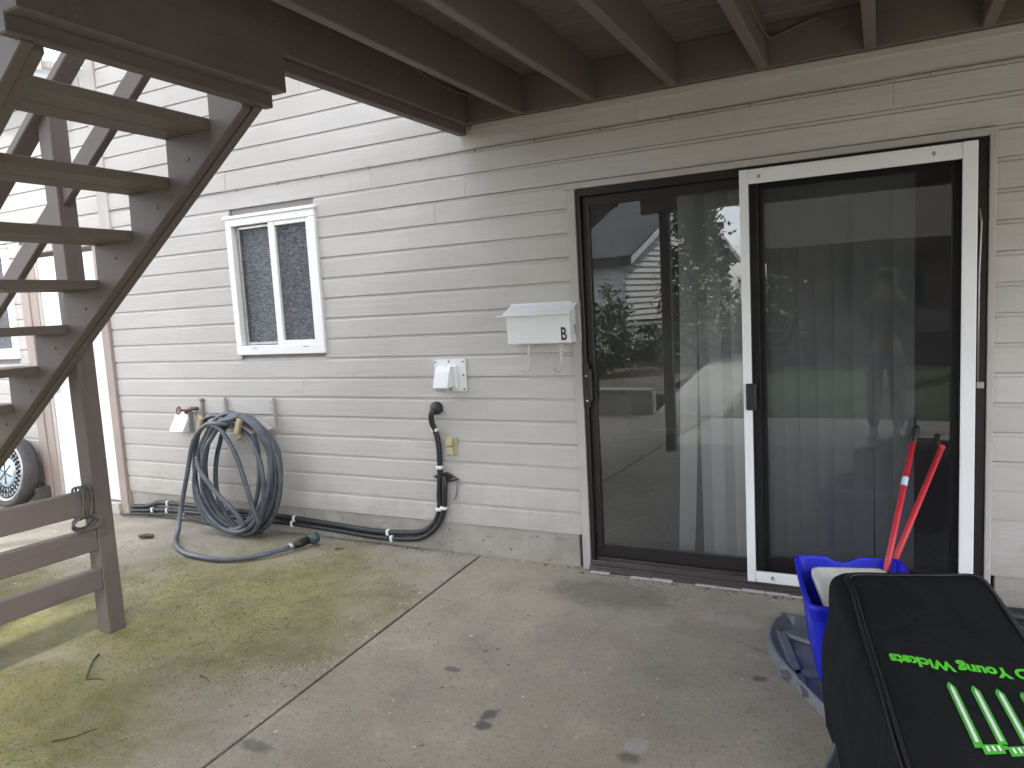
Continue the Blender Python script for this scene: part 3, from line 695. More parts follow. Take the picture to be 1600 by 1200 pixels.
# ------------------------------------------------------------------ things on the wall
# mailbox
mbx = thing('mailbox', 'white metal wall mailbox with black letter B and two hooks, beside the glass door', 'mailbox', (-1.66, 0, 1.36))
mb = MB().prism([(-1.853, -.006, 1.272), (-1.853, -.095, 1.272), (-1.853, -.105, 1.43), (-1.853, -.006, 1.478)], (.375, 0, 0), .003); obj('body', mb, 'whitemetal', mbx)
mb = MB().prism([(-1.866, -.0055, 1.486), (-1.866, -.0055, 1.4805), (-1.866, -.108, 1.434), (-1.866, -.126, 1.424), (-1.866, -.128, 1.429), (-1.866, -.110, 1.4405)], (.40, 0, 0), .001)
mb.box((-1.90, -.131, 1.424), (-1.866, -.106, 1.431), .001)
obj('lid', mb, 'whitemetal', mbx)
obj('back_plate', B((-1.87, -.005, 1.262), (-1.452, -.001, 1.492), .002), 'whitemetal', mbx)
obj('side_latch', B((-1.4765, -.055, 1.315), (-1.472, -.03, 1.365), .002), 'galv', mbx)
for x in (-1.735, -1.545):
    mb = MB().box((x-.008, -.079, 1.150), (x+.008, -.074, 1.2715), .001)
    mb.tube(smooth_path([(x, -.0765, 1.155), (x, -.078, 1.135), (x-.004, -.098, 1.118), (x-.012, -.125, 1.122), (x-.018, -.14, 1.138)], 5), .0055, 8)
    obj('hook', mb, 'almondwhite', mbx)
tb = text_mesh('B', .098, .0006, .0014); bmesh.ops.transform(tb, matrix=Matrix.Translation((-1.534, -.0972, 1.288)) @ Matrix.Rotation(R(90+3.6), 4, 'X') @ Matrix.Diagonal((.66, 1, 1, 1)), verts=tb.verts)
obj('letter', tb, 'black', mbx)
# dryer vent hood
vt = thing('vent_hood', 'large white square dryer vent hood on a screwed plate, right of the window', 'vent', (-2.29, 0, 1.09))
mb = MB().box((-2.400, -.014, .998), (-2.184, -.001, 1.188), .003); obj('plate', mb, 'white', vt)
mb = MB().box((-2.372, -.032, 1.02), (-2.238, -.0145, 1.152), .004); obj('collar', mb, 'white', vt)
P = [(-.0325, 1.150), (-.052, 1.148), (-.072, 1.118), (-.092, 1.062), (-.102, 1.030), (-.098, 1.022), (-.0325, 1.030)]
mb = MB().prism([(-2.362, a, c) for a, c in P], (.10, 0, 0), .002); obj('hood', mb, 'white', vt)
mb = MB().box((-2.352, -.094, 1.012), (-2.272, -.034, 1.0215), .002); obj('flap', mb, 'galv', vt)
for x, z in ((-2.388, 1.174), (-2.295, 1.176), (-2.198, 1.174), (-2.198, 1.095), (-2.198, 1.012), (-2.29, 1.008), (-2.388, 1.01)):
    mb = MB().lathe([(.0055, -.017), (.0055, -.0142)], (x, 0, z), seg=10); obj('screw', mb, 'brass', vt)
# outlet
ot = thing('outlet', 'small almond double outlet cover on the wall beside the black pipe', 'outlet', (-2.316, 0, .66))
obj('plate', B((-2.352, -.010, .606), (-2.280, -.001, .720), .003), 'almond', ot)
for z in (.636, .690): obj('cover', B((-2.352+.004, -.030, z-.024), (-2.298, -.0105, z+.024), .006), 'almond', ot)
# small vent hood + faucet
sv = thing('vent_hood', 'small white wedge shaped vent hood under the red wheeled tap', 'vent', (-4.6, 0, .77))
mb = MB().prism([(-4.69, -.006, .838), (-4.69, -.020, .838), (-4.69, -.105, .705), (-4.69, -.100, .698), (-4.69, -.006, .698)], (.145, 0, 0), .002); obj('hood', mb, 'white', sv)
obj('plate', B((-4.70, -.0055, .685), (-4.522, -.001, .845), .002), 'white', sv)
obj('side_flange', B((-4.5445, -.05, .686), (-4.528, -.006, .842), .002), 'galv', sv)
fc = thing('tap', 'old outdoor tap with a small faded red wheel on the left end of the wall', 'tap', (-4.5, 0, .86))
mb = MB().tube([(-4.505, 0, .862), (-4.505, -.045, .862)], .012, 10); mb.tube([(-4.43, -.05, .870), (-4.49, -.05, .866), (-4.53, -.05, .855), (-4.555, -.055, .835)], [.012, .016, .016, .012], 10)
mb.tube([(-4.53, -.05, .855), (-4.57, -.085, .858)], .009, 8); obj('body', mb, 'brass', fc)
mb = MB().tube([(-4.578+.022*math.cos(a), -.092+.006*math.sin(a), .858+.026*math.sin(a)) for a in [i*math.pi/8 for i in range(16)]], .0055, 6, True)
for a in (0, 1.05, 2.09): mb.tube([(-4.578-.02*math.cos(a), -.092, .858-.024*math.sin(a)), (-4.578+.02*math.cos(a), -.092, .858+.024*math.sin(a))], .003, 5)
obj('wheel', mb, 'redpaint', fc)
mb = MB().tube([(-4.425, -.012, .925), (-4.425, -.012, .74)], .012, 8); mb.lathe([(.016, 0), (.018, .008), (.010, .018)], (-4.425, -.012, .922), 'z', 10); obj('pipe', mb, 'galvgrey', fc)
# hose hanger
hh = thing('hose_hanger', 'white metal hose hanger with two tan tipped arms carrying the grey hose', 'hose hanger', (-3.95, 0, .83))
mb = MB().box((-4.19, -.004, .832), (-3.72, -.001, .842), .001)
for x in (-4.20, -3.735): mb.box((x-.004, -.006, .72), (x+.022, -.0042, .945), .001); mb.box((x+.022, -.03, .72), (x+.0245, -.0042, .95), .001)
obj('bracket', mb, 'siding', hh)
mb = MB()
arc = [(-4.18+.44*i/12, .735+.085*math.sin(math.pi*i/12)) for i in range(13)]
mb.prism([(x, -.215, z) for x, z in arc]+[(x, -.215, z-.004) for x, z in arc[::-1]], (0, .208, 0)); obj('saddle', mb, 'siding', hh)
for x, z in ((-4.205, .79), (-3.84, .785)): obj('arm_tip', MB().box((x-.02, -.245, z-.055), (x+.022, -.215, z+.055), .006, Matrix.Rotation(R(24), 3, 'Y')), 'tan', hh)
obj('arm_tip', MB().box((-3.925, -.20, .685), (-3.86, -.17, .72), .006, Matrix.Rotation(R(-25), 3, 'Y')), 'tan', hh)
for x in (-4.215, -3.75):
    mb = MB()
    for z in (.915, .87): mb.lathe([(.006, -.010), (.006, -.0062)], (x, 0, z), seg=8)
    obj('screw', mb, 'galv', hh)
# hose : one continuous length, ten loops over the hanger then a tail on the ground
hs = thing('garden_hose', 'coiled grey garden hose hanging on the wall, nozzle trailing on the mossy concrete', 'hose', (-4, -.15, .4))
rh = random.Random(21); pts = []
loops = [(-3.985, .28, .42, .03, -.075), (-3.95, .345, .43, -.06, -.10), (-4.05, .285, .40, .05, -.13), (-3.93, .36, .42, -.02, -.155), (-4.045, .33, .41, -.05, -.19), (-3.90, .30, .37, .06, -.21),
         (-4.0, .365, .42, .03, -.155), (-3.955, .39, .415, -.05, -.125), (-4.06, .27, .36, .09, -.185), (-3.93, .335, .405, .02, -.225)]
N = 28
for j, (cx, rx_, rz, tilt, yy) in enumerate(loops):
    nx = loops[(j+1) % len(loops)]
    ph = rh.uniform(-.25, .25)
    for i in range(N):
        t = i/N; a = math.pi*.5+2*math.pi*t
        L = lambda q: q[0]*(1-t)+q[1]*t
        c_x = L((cx, nx[0])); r_x = L((rx_, nx[1])); r_z = L((rz, nx[2])); y_ = L((yy, nx[4])); tl = L((tilt, nx[3]))
        z = .435+r_z*math.sin(a)*(1 if math.sin(a) > 0 else 1.0)
        if math.sin(a) > 0: z = .435+ .395*math.sin(a)**.9+.03*(j % 3)*math.sin(a)*.5
        x = c_x+r_x*math.cos(a)*(1+.07*math.sin(2*a+ph))+tl*math.sin(a)
        pts.append((x, y_+.03*math.sin(a*1.0+j*1.7)*(1 if math.sin(a) < .6 else .3), max(.022, z)))
# crossing strands and tail
pts += [(-3.95, -.235, .80), (-4.12, -.24, .795), (-4.27, -.24, .68), (-4.36, -.245, .45), (-4.43, -.27, .20), (-4.40, -.34, .045), (-4.27, -.47, .022), (-4.05, -.59, .021), (-3.87, -.63, .021), (-3.66, -.62, .021), (-3.50, -.53, .023), (-3.40, -.38, .030), (-3.375, -.31, .035)]
pts = smooth_path(pts, 3)
obj('coil', MB().tube(pts, .0165, 9), 'hose', hs)
# a loose strand hanging slack inside the coil
sl_pts = smooth_path([(-4.10, -.235, .79), (-3.99, -.245, .76), (-3.87, -.25, .60), (-3.80, -.25, .40), (-3.76, -.24, .22), (-3.74, -.22, .12)], 8)
obj('slack_strand', MB().tube(sl_pts, .0165, 9), 'hose', hs)
sl_pts = smooth_path([(-4.27, -.23, .56), (-4.22, -.25, .46), (-4.08, -.255, .32), (-3.93, -.25, .20), (-3.86, -.24, .10)], 8)
obj('slack_strand', MB().tube(sl_pts, .0165, 9), 'hose', hs)
noz = [(-3.375, -.31, .035), (-3.35, -.24, .040), (-3.325, -.17, .046)]
mb = MB().tube([(-3.381, -.328, .034), (-3.371, -.30, .036)], .021, 12); obj('coupling', mb, 'galv', hs)
mb = MB().tube([(-3.371, -.30, .036), (-3.355, -.255, .039), (-3.335, -.20, .044)], [.025, .029, .026], 12); obj('grip', mb, 'black', hs)
mb = MB().tube([(-3.335, -.20, .044), (-3.325, -.175, .047), (-3.318, -.158, .049), (-3.312, -.142, .051)], [.026, .040, .041, .034], 14); obj('nozzle', mb, 'teal', hs)
# black pipes
def clip(p, parent, axis='x'):
    x, y, z = p
    if axis == 'x': mb = MB().box((x-.010, y-.021, z-.020), (x+.010, y+.012, z+.020), .004)
    else: mb = MB().box((x-.020, y-.021, z-.010), (x+.020, y+.012, z+.010), .004)
    obj('clip', mb, 'whitemetal', parent)
bp = thing('drain_pipe', 'black insulated pipe leaving a round wall cap and running left along the footing', 'pipe', (-2.42, 0, .9))
mb = MB().lathe([(.040, -.001), (.040, -.022), (.033, -.034), (.0, -.036)], (-2.405, 0, .895), seg=20); obj('wall_cap', mb, 'pipe', bp)
p1 = [(-2.405, -.034, .895), (-2.418, -.052, .862), (-2.425, -.040, .81), (-2.410, -.026, .745), (-2.400, -.022, .65), (-2.404, -.022, .50), (-2.420, -.022, .36), (-2.424, -.022, .27), (-2.47, -.022, .18), (-2.56, -.020, .118), (-2.70, -.016, .094), (-2.95, -.014, .082), (-3.3, -.014, .098), (-3.7, -.014, .112), (-4.2, -.014, .118), (-4.7, -.014, .124), (-5.0, -.016, .120), (-5.13, -.016, .085), (-5.3, -.03, .070)]
obj('pipe_run', MB().tube(smooth_path(p1, 6), .0175, 10), 'pipe', bp)
for p, ax in (((-2.416, -.024, .765), 'z'), ((-2.401, -.022, .535), 'z'), ((-2.424, -.022, .272), 'z'), ((-2.83, -.015, .087), 'x'), ((-3.62, -.014, .110), 'x'), ((-4.90, -.015, .122), 'x')): clip(p, bp, ax)
bp2 = thing('drain_pipe', 'shorter black pipe starting at a dark bracket low on the wall beneath the outlet', 'pipe', (-2.38, 0, .45))
mb = MB().prism([(-2.46, -.006, .475), (-2.36, -.006, .505), (-2.275, -.006, .463), (-2.36, -.006, .440), (-2.39, -.006, .43)], (0, -.012, 0), .002); obj('bracket', mb, 'pipe', bp2)
p2 = [(-2.372, -.022, .48), (-2.368, -.034, .42), (-2.376, -.034, .34), (-2.392, -.030, .26), (-2.45, -.028, .16), (-2.56, -.026, .082), (-2.70, -.022, .055), (-2.95, -.018, .046), (-3.3, -.018, .062), (-3.7, -.018, .074), (-4.2, -.018, .072), (-4.7, -.018, .070), (-5.0, -.018, .064), (-5.12, -.02, .05), (-5.3, -.04, .04)]
obj('pipe_run', MB().tube(smooth_path(p2, 6), .0165, 10), 'pipe', bp2)
for p, ax in (((-2.387, -.03, .285), 'z'), ((-2.80, -.02, .051), 'x'), ((-3.64, -.018, .073), 'x'), ((-4.91, -.018, .066), 'x'), ((-5.08, -.018, .058), 'x')): clip(p, bp2, ax)
mb = MB().tube(smooth_path([(-2.34, -.012, .455), (-2.305, -.02, .47), (-2.29, -.012, .46), (-2.300, -.010, .40), (-2.308, -.010, .36), (-2.325, -.010, .335)], 5), .004, 6); obj('wire_end', mb, 'galvgrey', bp2)
gc = thing('cable', 'thin grey cable drooping below the black pipes left of the hose', 'cable', (-4.6, -.05, .03))
mb = MB().tube(smooth_path([(-5.35, -.10, .02), (-5.05, -.04, .03), (-4.75, -.035, .042), (-4.45, -.06, .022), (-4.2, -.09, .016), (-4.0, -.12, .016), (-3.85, -.10, .016)], 6), .010, 8); obj('cable_run', mb, 'pipe', gc)
clip((-4.72, -.036, .042), gc, 'x')
# wire stapled along the wall
wr = thing('wall_wire', 'thin wire stapled along a siding course high on the wall under the deck', 'wire', (-2, 0, 2.36))
wp = []; rw = random.Random(2); x = -5.3
while x < 4.3: wp.append((x, -.006, 2.364+.0025*rw.uniform(-1, 1))); x += .22
mb = MB().tube(smooth_path(wp, 3), .0034, 6); obj('wire_run', mb, 'galvgrey', wr)
mb = MB(); x = -5.0
while x < 4.2: mb.box((x-.0025, -.010, 2.350), (x+.0025, -.0012, 2.370), .001); x += .37
obj('staple', mb, 'galvgrey', wr)
# pipe on the ground right of the door
rp = thing('drain_hose', 'black ribbed hose lying along the footing at the right edge behind the bag', 'hose', (.8, -.1, .03))
mb = MB().tube(smooth_path([(.43, -.07, .040), (.6, -.06, .040), (1.0, -.07, .042), (1.6, -.06, .04), (2.4, -.07, .04)], 8), .036, 10); mb.tube(smooth_path([(.47, -.16, .030), (.7, -.17, .030), (1.2, -.16, .03), (2.2, -.15, .03)], 8), .026, 10)
obj('hose_run', mb, 'pipe', rp)
# spare cable tied to the top cross bar
cb = thing('cable_coil', 'small grey cable bundle tied round the top bar at the stair post', 'cable', (-3.40, -1.6, .63))
mb = MB()
for i, (yy, a) in enumerate(((-1.585, .01), (-1.605, -.004), (-1.622, .006))):
    mb.tube(smooth_path([(-3.430, yy, .735), (-3.372, yy+a, .738), (-3.371, yy+a, .66), (-3.371, yy-a, .60), (-3.43, yy-a, .598), (-3.433, yy, .66)], 4, True), .0055, 7, True)
for i in range(4):
    r0 = .040+.006*i; mb.tube([(-3.385+.010*i+.010*math.sin(a*2+i), -1.618+r0*1.25*math.cos(a), .578+r0*.60*math.sin(a)) for a in [k*math.pi/10 for k in range(20)]], .0045, 6, True)
obj('loop', mb, 'galvdark', cb)
# wheel leaning on the wall
wh = thing('wheel', 'rubber tyred wheel with ornate pale hub leaning beside the white door', 'wheel', (-6.67, -.13, .295))
wm = Matrix.Translation((-6.67, -.15, .30)) @ Matrix.Rotation(R(-9), 4, 'X')
def wpart(name, mb, mat):
    if name != 'tyre': bmesh.ops.scale(mb.bm, vec=(1.17, 1, 1.17), verts=mb.bm.verts)
    bmesh.ops.transform(mb.bm, matrix=wm, verts=mb.bm.verts); return obj(name, mb, mat, wh)
wpart('tyre', MB().lathe([(.250, -.052), (.270, -.068), (.290, -.058), (.300, -.03), (.300, .03), (.290, .058), (.270, .066), (.250, .06), (.250, -.052)], (0, 0, 0), seg=48, cap=False), 'rubber')
wpart('rim', MB().lathe([(.218, -.030), (.212, -.058), (.198, -.062), (.188, -.045), (.184, .02), (.218, .03)], (0, 0, 0), seg=48, cap=False), 'galv')
wpart('hub_plate', MB().lathe([(.19, -.028), (.10, -.034), (.0, -.036)], (0, 0, 0), seg=40, cap=False), 'pipe')
mb = MB()
for ring, n, rl, rw_ in ((.165, 30, .026, .011), (.128, 24, .024, .010)):
    for i in range(n):
        a = 2*math.pi*(i+.5*(ring < .15))/n; c = Vector((ring*math.cos(a), -.042, ring*math.sin(a)))
        mb.box(c-Vector((rl/2, .008, rw_/2)), c+Vector((rl/2, .008, rw_/2)), .002, Matrix.Rotation(-a+(.4 if i % 2 else -.4), 3, 'Y'))
wpart('spoke_lattice', mb, 'chrome')
wpart('hub_disc', MB().lathe([(.106, -.038), (.104, -.052), (.09, -.058), (.0, -.062)], (0, 0, 0), seg=32, cap=False), 'wheelglass')
mb = MB()
for a in (0.3, 1.35, 2.4): mb.box((-.085, -.066, -.003), (.085, -.060, .003), .001, Matrix.Rotation(a, 3, 'Y'), (0, 0, 0))
wpart('hub_bar', mb, 'pipe')
tag(obj('crate_corner', B((-6.41, -.14, .0), (-6.36, -.02, .17), .004), 'rubber', None, (-6.38, -.08, 0)), 'short dark upright block standing between the wheel and the door casing', 'block')

# ------------------------------------------------------------------ foreground group
# grey moulded tray
tr = thing('plastic_tray', 'grey moulded plastic tray with a raised rim lying under the blue box', 'tray', (-.1, -.9, 0))
out_ = [(-.34, -.33), (-.425, -.37), (-.452, -.46), (-.445, -.62), (-.395, -.76), (-.30, -.93), (-.19, -1.10), (-.150, -1.19), (-.158, -1.32), (-.185, -1.52), (-.17, -1.78), (.55, -1.78), (.60, -.9), (.50, -.33)]
def inset(poly, d):
    n = len(poly); res = []
    for i in range(n):
        p0, p1, p2 = Vector(poly[i-1]), Vector(poly[i]), Vector(poly[(i+1) % n])
        a = (p1-p0).normalized(); b = (p2-p1).normalized(); n1 = Vector((-a.y, a.x)); n2 = Vector((-b.y, b.x)); nn = (n1+n2).normalized()
        res.append(p1+nn*d/max(.5, nn.dot(n1)))
    return res
sm = [(p.x, p.y) for p in smooth_path([(x, y, 0) for x, y in out_], 4, True)]
b = bmesh.new(); rings = []
for d, z in ((0.0, .004), (.001, .012), (.008, .016), (.012, .034), (.016, .040), (.024, .040), (.034, .032), (.075, .016), (.095, .013)):
    rings.append([b.verts.new((p.x, p.y, z+.006*noise.noise(Vector((p.x*9, p.y*9, d*10))))) for p in inset(sm, d)])
for A, C in zip(rings, rings[1:]):
    for k in range(len(A)): b.faces.new((A[k], A[(k+1) % len(A)], C[(k+1) % len(A)], C[k])).smooth = True
b.faces.new(rings[-1]); bmesh.ops.recalc_face_normals(b, faces=b.faces[:]); obj('tray_shell', b, 'greyplastic', tr)
for (a, c, w_) in (((-.40, -.50), (-.16, -.60), .018), ((-.36, -.88), (-.16, -.80), .016), ((-.40, -.50), (-.25, -1.0), .016)):
    A = Vector((a[0], a[1], .016)); C = Vector((c[0], c[1], .016)); s = (C-A).normalized().cross(Vector((0, 0, 1)))*w_
    obj('rib', MB().hexa([A-s*1.6, C-s*1.6, C+s*1.6, A+s*1.6, A-s+Vector((0, 0, .016)), C-s+Vector((0, 0, .016)), C+s+Vector((0, 0, .016)), A+s+Vector((0, 0, .016))], .003), 'greyplastic', tr)
# blue box
bn = thing('recycling_box', 'blue plastic recycling box on the grey tray in front of the screen door', 'box', (-.13, -.72, .03))
ang = R(11); ux = Vector((math.cos(ang), math.sin(ang), 0)); uy = Vector((-math.sin(ang), math.cos(ang), 0)); O = Vector((-.235, -.985, 0))   # front left corner
WID, LEN, HGT = .40, .535, .325; zb = .03
def bp_(u, v, z): return O+ux*u+uy*v+Vector((0, 0, z))
def ringpts(inset_, z, rad=.035, n=4, t=0.):
    res = []; x0, y0, x1, y1 = inset_, inset_, WID-inset_, LEN-inset_
    for (cx, cy, a0) in ((x1-rad, y1-rad, 0), (x0+rad, y1-rad, 90), (x0+rad, y0+rad, 180), (x1-rad, y0+rad, 270)):
        for k in range(n+1):
            a = R(a0+90*k/n); res.append((cx+rad*math.cos(a), cy+rad*math.sin(a), z))
    return res
b = bmesh.new(); rings = []
for ins, z in ((.045, zb), (.036, zb+.012), (.012, zb+.26), (.002, zb+.265), (-.008, zb+HGT-.012), (-.006, zb+HGT), (.004, zb+HGT), (.008, zb+HGT-.008), (.018, zb+.262), (.046, zb+.010)):
    ring = []
    for (u, v, zz) in ringpts(ins, z):
        # hand notch cut into the back rim, low saddle on the left rim
        dz = 0
        if z > zb+.27:
            if v > LEN*.7 and .13 < u < .25: dz = -.022*(1-abs(u-.19)/.06)**.5
            if u < .06 and .12 < v < LEN-.12: dz = -.030*math.sin(math.pi*(v-.12)/(LEN-.24))**.6
        ring.append(b.verts.new(bp_(u, v, zz+dz)))
    rings.append(ring)
# extra verts along the sides so that the rim can dip
for A, C in zip(rings, rings[1:]):
    n = len(A)
    for k in range(n): b.faces.new((A[k], A[(k+1) % n], C[(k+1) % n], C[k]))
b.faces.new(rings[0][::-1]); b.faces.new(rings[-1])
bmesh.ops.recalc_face_normals(b, faces=b.faces[:])
long_e = [e for e in b.edges if e.calc_length() > .2 and abs(e.verts[0].co.z-e.verts[1].co.z) < .01]
bmesh.ops.subdivide_edges(b, edges=long_e, cuts=11, use_grid_fill=True)
for v in b.verts:
    q = v.co-O; u, w_, z = q.dot(ux), q.dot(uy), q.z
    if z > zb+.285:
        if w_ > LEN*.85: 
            t = abs(u-.185)/.055
            if t < 1: v.co.z -= .024*(1-t**3)
        if u < .03 and .10 < w_ < LEN-.09:
            t = (w_-.10)/(LEN-.19); v.co.z -= .030*min(1, 5*t, 5*(1-t))
    # faces belly slightly
    if zb+.02 < z < zb+.26: v.co += (ux*(1 if u > WID/2 else -1))*.003*math.sin(6*w_)
obj('tub', b, 'blue', bn)
mb = MB()
for u in (.06, .10, .34): mb.hexa([bp_(u, .020, zb+.04), bp_(u+.012, .020, zb+.04), bp_(u+.012, .04, zb+.04), bp_(u, .04, zb+.04), bp_(u, -.001, zb+.262), bp_(u+.012, -.001, zb+.262), bp_(u+.012, .016, zb+.262), bp_(u, .016, zb+.262)], .003)
obj('rib', mb, 'blue', bn)
# worn print on the left side: short strokes, as in a rubbed off emblem
mb = MB(); rb = random.Random(8)
def side(v, z): 
    t = (z-zb-.012)/.248; ins = .036+(.012-.036)*t; return bp_(ins-.0022, v, z)
for (v, z, dv, dz) in ((.20, .27, .05, .012), (.235, .25, .012, .05), (.19, .24, .04, .01), (.21, .215, .05, .012), (.18, .20, .012, .04), (.23, .19, .03, .012), (.205, .165, .05, .010), (.21, .14, .012, .03), (.20, .115, .035, .010)):
    z += .01; mb.poly([side(v-dv/2, z-dz/2), side(v+dv/2, z-dz/2), side(v+dv/2, z+dz/2), side(v-dv/2, z+dz/2)])
obj('worn_print', mb, 'blueprint', bn)
mb = MB().hexa([bp_(.085, -.0105, zb+.255), bp_(.135, -.0105, zb+.255), bp_(.135, .0, zb+.255), bp_(.085, .0, zb+.255), bp_(.085, -.0125, zb+.292), bp_(.135, -.0125, zb+.292), bp_(.135, .0, zb+.292), bp_(.085, .0, zb+.292)], .002); obj('grip_hole', mb, 'black', bn)
# pale lid standing in the box
ld = thing('container_cover', 'pale grey plastic cover tilted inside the blue box', 'cover', (-.1, -.7, .25))
L0 = Vector((-.272, -.555, .345)); Lx = (Vector((.02, -.475, .343))-L0); Ly = (Vector((-.165, -.93, .265))-L0)
Lx_, Ly_ = Lx.normalized(), Ly.normalized(); Ln = Lx_.cross(Ly_).normalized(); Ln = Ln if Ln.z > 0 else -Ln
b = bmesh.new(); rings = []
def rr(w0, h0, ins, rad, n=5):
    res = []
    for (cx, cy, a0) in ((w0-ins-rad, h0-ins-rad, 0), (ins+rad, h0-ins-rad, 90), (ins+rad, ins+rad, 180), (w0-ins-rad, ins+rad, 270)):
        for k in range(n+1):
            a = R(a0+90*k/n); res.append((cx+rad*math.cos(a), cy+rad*math.sin(a)))
    return res
for ins, h in ((.008, -.030), (.0, -.028), (.0, .0), (.010, .003), (.020, -.002), (.036, -.016), (.05, -.018)):
    rings.append([b.verts.new(L0+Lx_*u+Ly_*v+Ln*h) for u, v in rr(.285, .40, ins, .035)])
for A, C in zip(rings, rings[1:]):
    for k in range(len(A)): b.faces.new((A[k], A[(k+1) % len(A)], C[(k+1) % len(A)], C[k])).smooth = True
b.faces.new(rings[-1]); bmesh.ops.recalc_face_normals(b, faces=b.faces[:]); obj('lid_shell', b, 'lid', ld)
# red poles
def pole(label, bot, top, grip, stick):
    t = thing('broom_handle', label, 'pole', bot, 'red poles standing in the blue box')
    A, C = Vector(bot), Vector(top); d = (C-A).normalized(); Lg = (C-A).length
    obj('shaft', MB().tube([A, C-d*(.085 if grip else 0)], .0125, 14), 'red', t)
    if grip:
        mb = MB(); q = [C-d*.086, C-d*.080, C-d*.05, C-d*.02, C-d*.006, C]; mb.tube(q, [.0135, .0155, .0150, .0155, .0145, .008], 14)
        for k in range(6): mb.tube([C-d*(.018+.01*k), C-d*(.021+.01*k)], .0163, 14)
        obj('grip', mb, 'black', t)
    else: obj('end_cap', MB().tube([C-d*.012, C, C+d*.004], [.0132, .0132, .009], 14), 'red', t)
    if stick: obj('sticker', MB().tube([C-d*.255, C-d*.295], .0129, 14, cap=False), 'sticker', t)
pole('taller red pole with a black grip and small sticker, standing in the blue box', (-.0535, -.65, .05), (.1302, -.05, .8588), True, True)
pole('plain red pole without a grip, leaning right behind the taller pole', (-.078, -.52, .05), (.2287, -.05, .7704), False, False)
# black bag
bg_ = thing('kit_bag', 'large black sports bag with bright green lettering and stumps print in the foreground', 'bag', (.15, -1.5, 0))
TFL, TFR, TNR, TNL = Vector((-.185, -1.01, .505)), Vector((.305, -.875, .505)), Vector((.478, -1.90, .392)), Vector((.075, -2.12, .392))
BFL, BFR, BNR, BNL = Vector((-.185, -1.09, .018)), Vector((.30, -.93, .018)), Vector((.47, -1.90, .018)), Vector((.045, -2.12, .018))
b = bmesh.new(); v = [b.verts.new(p) for p in (BNL, BNR, BFR, BFL, TNL, TNR, TFR, TFL)]
for f in ((3, 2, 1, 0), (4, 5, 6, 7), (0, 1, 5, 4), (1, 2, 6, 5), (2, 3, 7, 6), (3, 0, 4, 7)): b.faces.new([v[i] for i in f])
bmesh.ops.recalc_face_normals(b, faces=b.faces[:])
vert_e = [e for e in b.edges if abs(e.verts[0].co.z-e.verts[1].co.z) > .3]
bmesh.ops.bevel(b, geom=vert_e, offset=.075, segments=6, affect='EDGES', profile=.5)
top_e = [e for e in b.edges if all(w.co.z > .35 for w in e.verts) and len([f for f in e.link_faces if f.normal.z > .8]) == 1]
loop_pts = []
bmesh.ops.bevel(b, geom=top_e, offset=.034, segments=4, affect='EDGES', profile=.5)
bmesh.ops.triangulate(b, faces=[f for f in b.faces if len(f.verts) > 4])
bmesh.ops.subdivide_edges(b, edges=[e for e in b.edges if e.calc_length() > .12], cuts=4, use_grid_fill=True)
ax = Vector((.167, -.986, 0))
for w in b.verts:
    n_ = noise.noise(w.co*4.5)*.011+noise.noise(w.co*11)*.004
    cz = .25; side_f = max(0, 1-abs((w.co.z-cz)/.25)**2)
    q = w.co-Vector((.17, -1.5, 0)); lat = q.dot(Vector((.986, .167, 0)))
    if w.co.z < .46 and w.co.z < .36: w.co += Vector((.986, .167, 0))*(1 if lat > 0 else -1)*.020*side_f*(1 if abs(lat) > .12 else 0)
    w.co += Vector((n_, n_, n_*.6))
for f in b.faces: f.smooth = True
from mathutils.bvhtree import BVHTree
bvh = BVHTree.FromBMesh(b)
obj('shell', b, 'bag', bg_, smooth=True)
PL = [Vector((-.130, -1.03, .505)), Vector((.305, -.875, .505)), Vector((.478, -1.90, .392)), Vector((.075, -2.12, .392))]
def bag_top(u, v, h=0.):   # print coordinates on the top face: u left to right, v far to near
    p = (PL[0]*(1-u)+PL[1]*u)*(1-v)+(PL[3]*(1-u)+PL[2]*u)*v
    hit = bvh.ray_cast(Vector((p.x, p.y, 2)), Vector((0, 0, -1)))[0]
    return Vector((p.x, p.y, (hit.z if hit else p.z)+h))
lp = [(.04, .012), (.016, .04), (.030, .085), (.030, .13), (.024, .2), (.014, .3), (.008, .45), (.005, .6), (.0, .8), (.02, .96), (.1, .985), (.5, .985), (.9, .985), (.98, .95), (.99, .7), (.99, .5), (.985, .3), (.985, .12), (.96, .035), (.9, .012), (.7, .012), (.3, .008), (.12, .003)]
for k, dh in ((0, 0), (1, 0)):
    obj('piping', MB().tube(smooth_path([bag_top(u+(.022 if u < .5 else -.022)*k, v+.006*k, .002) for u, v in lp], 5, True), .0048, 8, True), 'piping', bg_)
